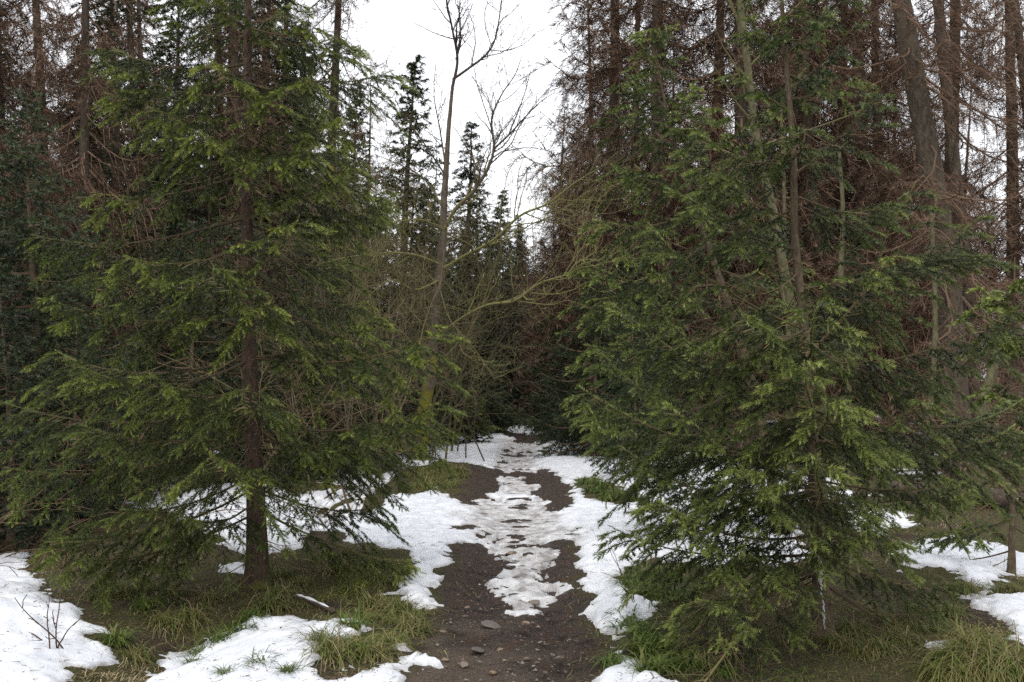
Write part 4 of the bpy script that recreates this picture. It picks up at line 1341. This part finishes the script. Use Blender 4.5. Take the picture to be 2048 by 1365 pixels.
for px, d_, k, s_ in [(640, 13.5, 1, 1.0), (705, 15, 0, 1.05), (800, 19, 0, 1.1), (600, 17, 0, 1.1), (740, 24, 0, 1.5)]:
    x, y = at_px(px, d_)
    o = obj('leafless_bush', BM[k], None, on_ground(x, y))
    o.rotation_euler = (0, 0, rng.random() * 6.28)
    o.scale = (s_, s_, s_)
    tag(o, 'leafless yellowish bush in the thicket around the mossy tree', 'bush', 'leafless bushes around the mossy tree')
for px, d_, k, s_ in [(15, 9.5, 0, 1.2), (-60, 10.5, 1, 1.0), (70, 11.5, 1, 0.9), (30, 13, 1, 1.1), (130, 13.5, 0, 1.2), (-130, 9, 0, 1.2)]:
    x, y = at_px(px, d_)
    o = obj('bramble_bush', BR[k], None, on_ground(x, y))
    o.rotation_euler = (0, 0, rng.random() * 6.28)
    o.scale = (s_, s_, s_)
    tag(o, 'brown dry bramble tangle beyond the ditch below the young spruce', 'bush', 'brambles beyond the ditch')
for px, d_, k, s_ in [(2000, 13.5, 1, 1.1), (2060, 12, 0, 1.2), (1965, 16, 1, 1.2), (2040, 17, 1, 1.4), (1840, 19, 1, 1.3), (1780, 21, 1, 1.5), (2110, 14, 1, 1.2), (1720, 24, 1, 1.6), (2010, 22, 1, 1.7), (1900, 24, 1, 1.6), (1650, 22, 1, 1.5)]:
    x, y = at_px(px, d_)
    o = obj('bramble_bush', BR[k], None, on_ground(x, y))
    o.rotation_euler = (0, 0, rng.random() * 6.28)
    o.scale = (s_, s_, s_)
    tag(o, 'brown dry brush around the massive old trunk', 'bush', 'brown brush around the old trunk')

# ------------------------------------------------------------------ fallen log, stick with snow, twigs in the snow
a0, a1 = W(1780, 950, 13.2), W(2110, 985, 11.6)
a0[2] = hgt(a0[0], a0[1]) + 0.12; a1[2] = hgt(a1[0], a1[1]) + 0.10
root = empty('fallen_log', a0)
tag(root, 'dark fallen log lying in the brush behind the spruce sapling', 'log')
mb = MB()
ax = catmull([np.zeros(3), (a1 - a0) * 0.5 + [0, 0, 0.05], a1 - a0], 16)
mb.tube(ax, np.linspace(0.15, 0.11, 16), 12, 0.3, True, 0.05, np.random.default_rng(1))
obj('trunk', mb.mesh('trunk', M['bark_dead'], True), root)
mb = MB()
bare_twigs(np.random.default_rng(2), mb, ax, 30, 0.5, 0.006, (0.1, 0.7), 0.05, 0.95, 0.1)
o = obj('branches', mb.mesh('branches', M['dead_twig']), root); o['kind'] = 'stuff'

p0, p1 = ground_at(585, 1200), ground_at(668, 1232)
root = empty('fallen_stick', p0)
tag(root, 'fallen stick with a ridge of snow on the grassy mound', 'stick')
ax = catmull([np.array([0, 0, 0.035]), (p1 - p0) * 0.45 + [0, 0.01, 0.038], (p1 - p0) + [0, 0, 0.03]], 10)
mb = MB(); mb.tube(ax, np.linspace(0.012, 0.016, 10), 7, 0.4, True)
obj('stick', mb.mesh('stick', M['bark_dead'], True), root)
mb = MB(); mb.tube(ax[1:-1] + [0, -0.004, 0.014], 0.011 * np.array([.3, 1, .5, 1.1, .9, .4, .9, .3]), 6, 0.0, True)
me = mb.mesh('snow_ridge', M['snow'], True, 'ice')
obj('snow_ridge', me, root)

rng = np.random.default_rng(610)
g = ground_at(112, 1302)
mb = MB()
for dx, dz_, L in [(-0.55, 0.6, 0.42), (-0.1, 1.0, 0.34), (0.05, 0.9, 0.36), (-0.9, 0.35, 0.40), (0.3, 0.7, 0.30)]:
    a = crooked(rng, np.array([0.02 * rng.normal(), 0.02 * rng.normal(), -0.02]), nrm(np.array([dx, 0.2 * rng.normal(), dz_])), L, 6, 0.12, 0.02)
    mb.tube(a, np.linspace(0.005, 0.002, len(a)), 5, 0.0)
    ramify(rng, mb, a, 0.004, 0.002, 0, lambda q: 0.0, [9, 8], 1, [0.35, 0.4], 0.05)
o = obj('leafless_seedling', mb.mesh('leafless_seedling', M['bramble']), None, g + [0, 0, 0.02])
tag(o, 'small dark leafless twiggy shrub poking out of the snow by the ditch', 'shrub')
g = ground_at(1248, 1165)
mb = MB()
for dx, dz_, L in [(-0.5, 1.0, 0.38), (-0.2, 1.0, 0.34), (-0.8, 0.6, 0.2)]:
    a = crooked(rng, np.zeros(3) - [0, 0, 0.02], nrm(np.array([dx, 0.1, dz_])), L, 8, 0.10, -0.05)
    mb.tube(a, np.linspace(0.003, 0.0014, len(a)), 4, 0.1)
o = obj('dry_stalk', mb.mesh('dry_stalk', M['bramble']), None, g + [0, 0, 0.02])
tag(o, 'thin arching dry stalks at the snow edge near the path', 'stalk')

# ------------------------------------------------------------------ grass
def blades(mb, P, az, L, lean, wid, tone, seg, rng, droop=0.8):
    """strips: base points P, heading az, length L, initial lean from upright, drooping towards the tip"""
    n = len(P)
    h = np.stack([np.cos(az), np.sin(az), np.zeros(n)], -1)
    sd = np.stack([-np.sin(az), np.cos(az), np.zeros(n)], -1)
    ang = lean.copy()
    p = P.copy()
    rows = []
    for k in range(seg + 1):
        w = wid * (1 - (k / seg) ** 1.6) * 0.5 + 0.0004
        rows.append(p - sd * w[:, None]); rows.append(p + sd * w[:, None])
        p = p + (h * np.sin(ang)[:, None] + np.array([0, 0, 1.0]) * np.cos(ang)[:, None]) * (L / seg)[:, None]
        ang = np.minimum(ang + droop * (0.6 + 0.8 * rng.random(n)) / seg * 1.6, 2.4)
    v = np.stack(rows, 1)
    f = []
    for k in range(seg):
        i = 2 * k
        f += [[i, i + 1, i + 3], [i, i + 3, i + 2]]
    f = np.array(f)
    tr = np.arange(n)[:, None, None] * (2 * seg + 2) + f[None]
    mb.add(v.reshape(-1, 3), tr.reshape(-1, 3), np.repeat(tone, 2 * seg + 2))

def tussock(seed, n, L, wid, rad, tone, droop, lean, onesided=None):
    rng = np.random.default_rng(seed)
    mb = MB()
    a = rng.random(n) * 6.283
    if onesided is not None:
        a = onesided + 0.9 * rng.normal(size=n)
    r = rad * np.sqrt(rng.random(n))
    pa = rng.random(n) * 6.283
    P = np.stack([r * np.cos(pa), r * np.sin(pa), np.full(n, -0.015)], -1)
    blades(mb, P, a, L * (0.5 + 0.6 * rng.random(n)), lean * (0.3 + rng.random(n)), wid * (0.6 + 0.7 * rng.random(n)), np.clip(rng.choice(tone, n) + 0.07 * rng.normal(size=n), 0, 1), 5, rng, droop)
    return mb.mesh('grass_tussock', M['grass'])
TG = [tussock(1, 90, 0.26, 0.008, 0.07, [0.1, 0.3, 0.3, 0.5], 1.3, 0.5), tussock(2, 70, 0.22, 0.010, 0.08, [0.05, 0.2, 0.3, 0.35], 1.5, 0.7)]
TS = [tussock(3, 190, 0.34, 0.0055, 0.10, [0.45, 0.6, 0.7, 0.85, 0.3], 1.5, 1.1), tussock(4, 150, 0.24, 0.005, 0.09, [0.4, 0.55, 0.65, 0.85, 0.3], 1.4, 1.15),
      tussock(5, 300, 0.46, 0.006, 0.14, [0.3, 0.45, 0.55, 0.65, 0.8], 1.7, 1.1)]
rng = np.random.default_rng(620)
def put_tussocks(lst, kinds, label, group, smin=0.8, smax=1.2):
    for it in lst:
        px, py = it[0], it[1]
        sc_ = (it[2] if len(it) > 2 else 1.0) * (smin + (smax - smin) * rng.random())
        g_ = ground_at(px, py)
        o_ = obj('grass_tussock', kinds[int(rng.integers(0, len(kinds)))], None, g_ + [0, 0, 0.01])
        o_.rotation_euler = (0, 0, rng.random() * 6.28)
        o_.scale = (sc_, sc_, sc_)
        tag(o_, label, 'grass', group)
put_tussocks([(1175, 968), (1200, 975), (1225, 990), (1250, 1000), (1270, 1008), (1190, 985), (1215, 1000), (1290, 1015)], TG, 'fresh green grass tussock between the path and the far snow strip', 'green tussocks by the far snow strip', 1.2, 1.6)
put_tussocks([(1262, 1170), (1290, 1185), (1330, 1195), (1370, 1200), (1300, 1160), (1345, 1165), (1400, 1190), (1275, 1195), (1430, 1215)], TG, 'dark green broad-bladed grass clump under the bushy spruce boughs', 'green clumps under the bushy spruce')
put_tussocks([(1262, 1262), (1290, 1275), (1320, 1300), (1285, 1310), (1330, 1340), (1300, 1352), (1360, 1320), (1250, 1240), (1225, 1330), (1390, 1345), (1440, 1350)], TG, 'green grass clump at the near snow edge beside the path', 'green clumps at the near snow edge')
put_tussocks([(1950, 1290, 1.2), (1990, 1320, 1.3), (1920, 1320, 1.2), (1960, 1345, 1.2), (2030, 1350, 1.3), (1900, 1355)], [TS[2]], 'large straw-coloured drooping grass tussock beside the snow patch', 'straw tussocks beside the snow patch', 0.65, 0.85)
put_tussocks([(1740, 1230), (1700, 1265), (1850, 1225), (1800, 1280), (1985, 1180), (1900, 1230), (1780, 1250), (1830, 1262), (1680, 1290), (1760, 1300), (1870, 1255), (1720, 1310), (2030, 1185), (1930, 1185)], TS[:2], 'low mixed grass tussock around the foot of the bushy spruce', 'tussocks around the bushy spruce', 0.6, 0.9)
put_tussocks([(505, 1240), (480, 1262), (540, 1215), (440, 1290), (700, 1262), (645, 1290), (665, 1312), (400, 1318)], TG + TS[:1], 'grass clump at the rim of the snow mound above the ditch', 'clumps at the rim of the snow mound', 0.8, 1.1)
put_tussocks([(560, 1190), (610, 1165), (680, 1140), (740, 1130), (640, 1120), (790, 1135), (600, 1215), (700, 1185), (760, 1165), (800, 1225), (780, 1240), (740, 1215), (830, 1235), (820, 1262), (720, 1240), (655, 1200), (560, 1155), (700, 1110), (780, 1290), (740, 1310), (700, 1300)],
             TS[:2], 'matted straw and green grass tussock on the mound beside the reddish spruce trunk', 'tussocks on the grassy mound', 0.7, 1.0)
put_tussocks([(860, 950), (885, 945), (905, 955), (845, 965), (870, 975), (830, 955), (895, 975), (850, 940), (875, 935), (915, 945), (880, 960), (860, 985), (840, 975), (905, 970), (925, 955)], TS[:2], 'yellowish grass tussock at the foot of the leafless mossy tree', 'tussocks at the foot of the mossy tree', 1.0, 1.5)
put_tussocks([(520, 1335, 0.8), (385, 1335, 0.7), (450, 1355, 0.7), (575, 1350, 0.6), (420, 1345, .6)], TG[:1], 'small green grass tuft poking through the snow mound', 'tufts in the snow mound', 0.7, 0.9)
put_tussocks([(330, 1250), (290, 1220), (380, 1240), (250, 1190), (300, 1180), (230, 1290), (270, 1320), (420, 1200), (200, 1200), (350, 1190)], TS[:2] + TG[:1], 'shaded grass tussock in the dark ditch under the spruce boughs', 'tussocks in the ditch', 0.7, 1.0)

# short matted grass and moss blades on the bare ground
rng = np.random.default_rng(630)
n = 120000
yy = 4.9 + 9.5 * rng.random(n) ** 1.4
xx = (rng.random(n) - 0.5) * 2 * (0.62 * yy)
mk = snow_field(xx, yy) < -0.01
md = np.full(n, -9.0)
for p in MUD:
    md = np.maximum(md, sdf(p, xx, yy))
keep = mk & (md < -0.05 + 0.12 * rng.normal(size=n)) & (fbm(xx * 1.5, yy * 1.5, 3, 71) + 0.22 * rng.normal(size=n) > -0.13)
xx, yy = xx[keep], yy[keep]
n = len(xx)
zz = hgt(xx, yy) + sstep(16, 9, yy) * sstep(7, 4, np.abs(xx)) * 0.03 * fbm(xx * 7, yy * 7, 3, 51)
mb = MB()
dirn = 6 * fbm(xx * 0.9, yy * 0.9, 2, 72) + 0.9 * rng.normal(size=n)
blades(mb, np.stack([xx, yy, zz - 0.01], -1), dirn, 0.03 + 0.12 * rng.random(n) ** 1.5, 0.9 + 0.8 * rng.random(n), 0.003 + 0.0035 * rng.random(n),
       np.clip(0.74 + 0.9 * fbm(xx * 1.1, yy * 1.1, 3, 73) + 0.2 * rng.normal(size=n), 0.08, 1), 2, rng, 1.0)
print('grass tris', mb.ntri())
o = obj('grass', mb.mesh('grass', M['grass']))
tag(o, 'short matted moss and grass on the bare forest floor', 'grass', kind='stuff')

# ------------------------------------------------------------------ stones on the path
def stone_mesh(seed, flat):
    import bmesh
    r = random.Random(seed)
    bm = bmesh.new()
    bmesh.ops.create_icosphere(bm, subdivisions=2, radius=1.0)
    pl = [(Vector((r.uniform(-1, 1), r.uniform(-1, 1), r.uniform(-1, 1))).normalized(), r.uniform(0.45, 0.8)) for _ in range(9)]
    for v in bm.verts:
        for nn, dd in pl:
            q = v.co.dot(nn) - dd
            if q > 0:
                v.co -= nn * q
        v.co *= 1 + r.uniform(-0.04, 0.04)
        v.co.z *= flat
    me = bpy.data.meshes.new('stone')
    bm.to_mesh(me)
    bm.free()
    me.materials.append(M['stone'])
    return me
SM = [stone_mesh(i, f) for i, f in enumerate((0.35, 0.5, 0.6, 0.25, 0.45))]
def stone(px, py, w, k, label, group=None, rz=None):
    g_ = ground_at(px, py)
    o_ = obj('stone', SM[k], None, g_ + [0, 0, 0.002])
    o_.scale = (w, w * 0.7, w * 0.8)
    o_.rotation_euler = (rng.normal() * 0.1, rng.normal() * 0.1, rng.random() * 6.28 if rz is None else rz)
    tag(o_, label, 'stone', group)
stone(982, 1250, 0.085, 3, 'long flat grey slab lying aslant in the path mud', None, -0.6)
stone(886, 1264, 0.045, 3, 'pale flat stone at the mossy edge of the path', None, 0.2)
stone(1020, 1108, 0.075, 1, 'brown stone melting out of the ice on the path')
stone(1010, 1166, 0.085, 0, 'tawny elongated stone at the edge of the icy strip', None, 0.4)
stone(1070, 1205, 0.06, 1, 'brownish stone beside the lower end of the icy strip')
stone(1053, 1248, 0.04, 2, 'rounded pinkish-grey stone below the icy strip')
stone(955, 1300, 0.075, 3, 'broad dull stone half sunk in the path clay')
stone(735, 1360, 0.09, 1, 'dark wet stone at the foot of the snow mound')
for px, py, w in [(1042, 1283, .032), (1080, 1285, .02), (1055, 1318, .03), (1120, 1316, .034), (1105, 1310, .022), (1068, 1333, .02), (935, 1215, .028), (915, 1190, .025), (958, 1195, .02), (900, 1240, .025), (1000, 1300, .03),
                  (1020, 1340, .026), (985, 1345, .035), (1090, 1345, .022), (1165, 1308, .016), (970, 1275, .02), (1025, 1265, .018), (1140, 1280, .014), (930, 1330, .04), (890, 1320, .03), (1035, 1300, .02), (875, 1290, .02), (1075, 1300, .018), (1010, 1322, .022)]:
    stone(px, py, w, int(rng.integers(0, 5)), 'small stone embedded in the muddy path', 'small stones in the path')
n = 1000
yy = 4.9 + 4.5 * rng.random(n) ** 1.5
xx = path_x(yy) - 0.05 + 0.36 * rng.normal(size=n)
md = np.full(n, -9.0)
for p in MUD:
    md = np.maximum(md, sdf(p, xx, yy))
k_ = (md > 0.03) & (snow_field(xx, yy) < 0)
xx, yy = xx[k_], yy[k_]
n = len(xx)
base_v = np.array([[1, 0, 0], [-.5, .86, 0], [-.5, -.86, 0], [0, 0, .7], [0, 0, -.5]], float)
bf = np.array([[0, 1, 3], [1, 2, 3], [2, 0, 3], [1, 0, 4], [2, 1, 4], [0, 2, 4]])
sc_ = (0.004 + 0.012 * rng.random(n) ** 3)[:, None, None]
an = rng.random(n) * 6.28
c_, s_ = np.cos(an), np.sin(an)
Rm = np.zeros((n, 3, 3)); Rm[:, 0, 0] = c_; Rm[:, 0, 1] = -s_; Rm[:, 1, 0] = s_; Rm[:, 1, 1] = c_; Rm[:, 2, 2] = 1
bv = base_v[None] * (1 + 0.35 * rng.normal(size=(n, 5, 3)))
v = np.einsum('nij,nkj->nki', Rm, bv) * sc_ + np.stack([xx, yy, hgt(xx, yy) + 0.025 * fbm(xx * 7, yy * 7, 3, 51)], -1)[:, None]
mb = MB()
mb.add(v.reshape(-1, 3), (np.arange(n)[:, None, None] * 5 + bf[None]).reshape(-1, 3), 0.5)
o = obj('gravel', mb.mesh('gravel', M['stone']))
tag(o, 'fine gravel and grit trodden into the muddy path', 'gravel', kind='stuff')

# fallen needles, bark crumbs and twigs strewn over snow and path
rng = np.random.default_rng(640)
n = 11000
yy = 4.9 + 11 * rng.random(n) ** 1.3
xx = (rng.random(n) - 0.5) * 2 * 0.62 * yy
kk = fbm(xx * 1.3, yy * 1.3, 3, 91) + 0.3 * rng.random(n) > np.where(snow_field(xx, yy) > 0, 0.10, -0.05)
xx, yy = xx[kk], yy[kk]
n = len(xx)
mm_ = snow_field(xx, yy)
zz = hgt(xx, yy) + sstep(16, 9, yy) * sstep(7, 4, np.abs(xx)) * 0.035 * fbm(xx * 7, yy * 7, 3, 51) + np.where(mm_ > 0, 0.008 + 0.042 * np.clip(mm_ / 0.10, 0, 1) ** 0.7, 0.006)
L = 0.012 + 0.05 * rng.random(n) ** 4
a_ = rng.random(n) * 6.283
dv = np.stack([np.cos(a_), np.sin(a_), 0.15 * rng.normal(size=n)], -1) * L[:, None]
c0 = np.stack([xx, yy, zz], -1)
mb = MB()
mb.segs(c0 - dv * 0.5, c0 + dv * 0.5, 0.0012 + 0.0016 * rng.random(n), 0.0008, rng.random(n) * 0.6)
o = obj('litter', mb.mesh('litter', M['bramble']))
tag(o, 'fallen needles and broken twig bits strewn over snow and mud', 'litter', kind='stuff')
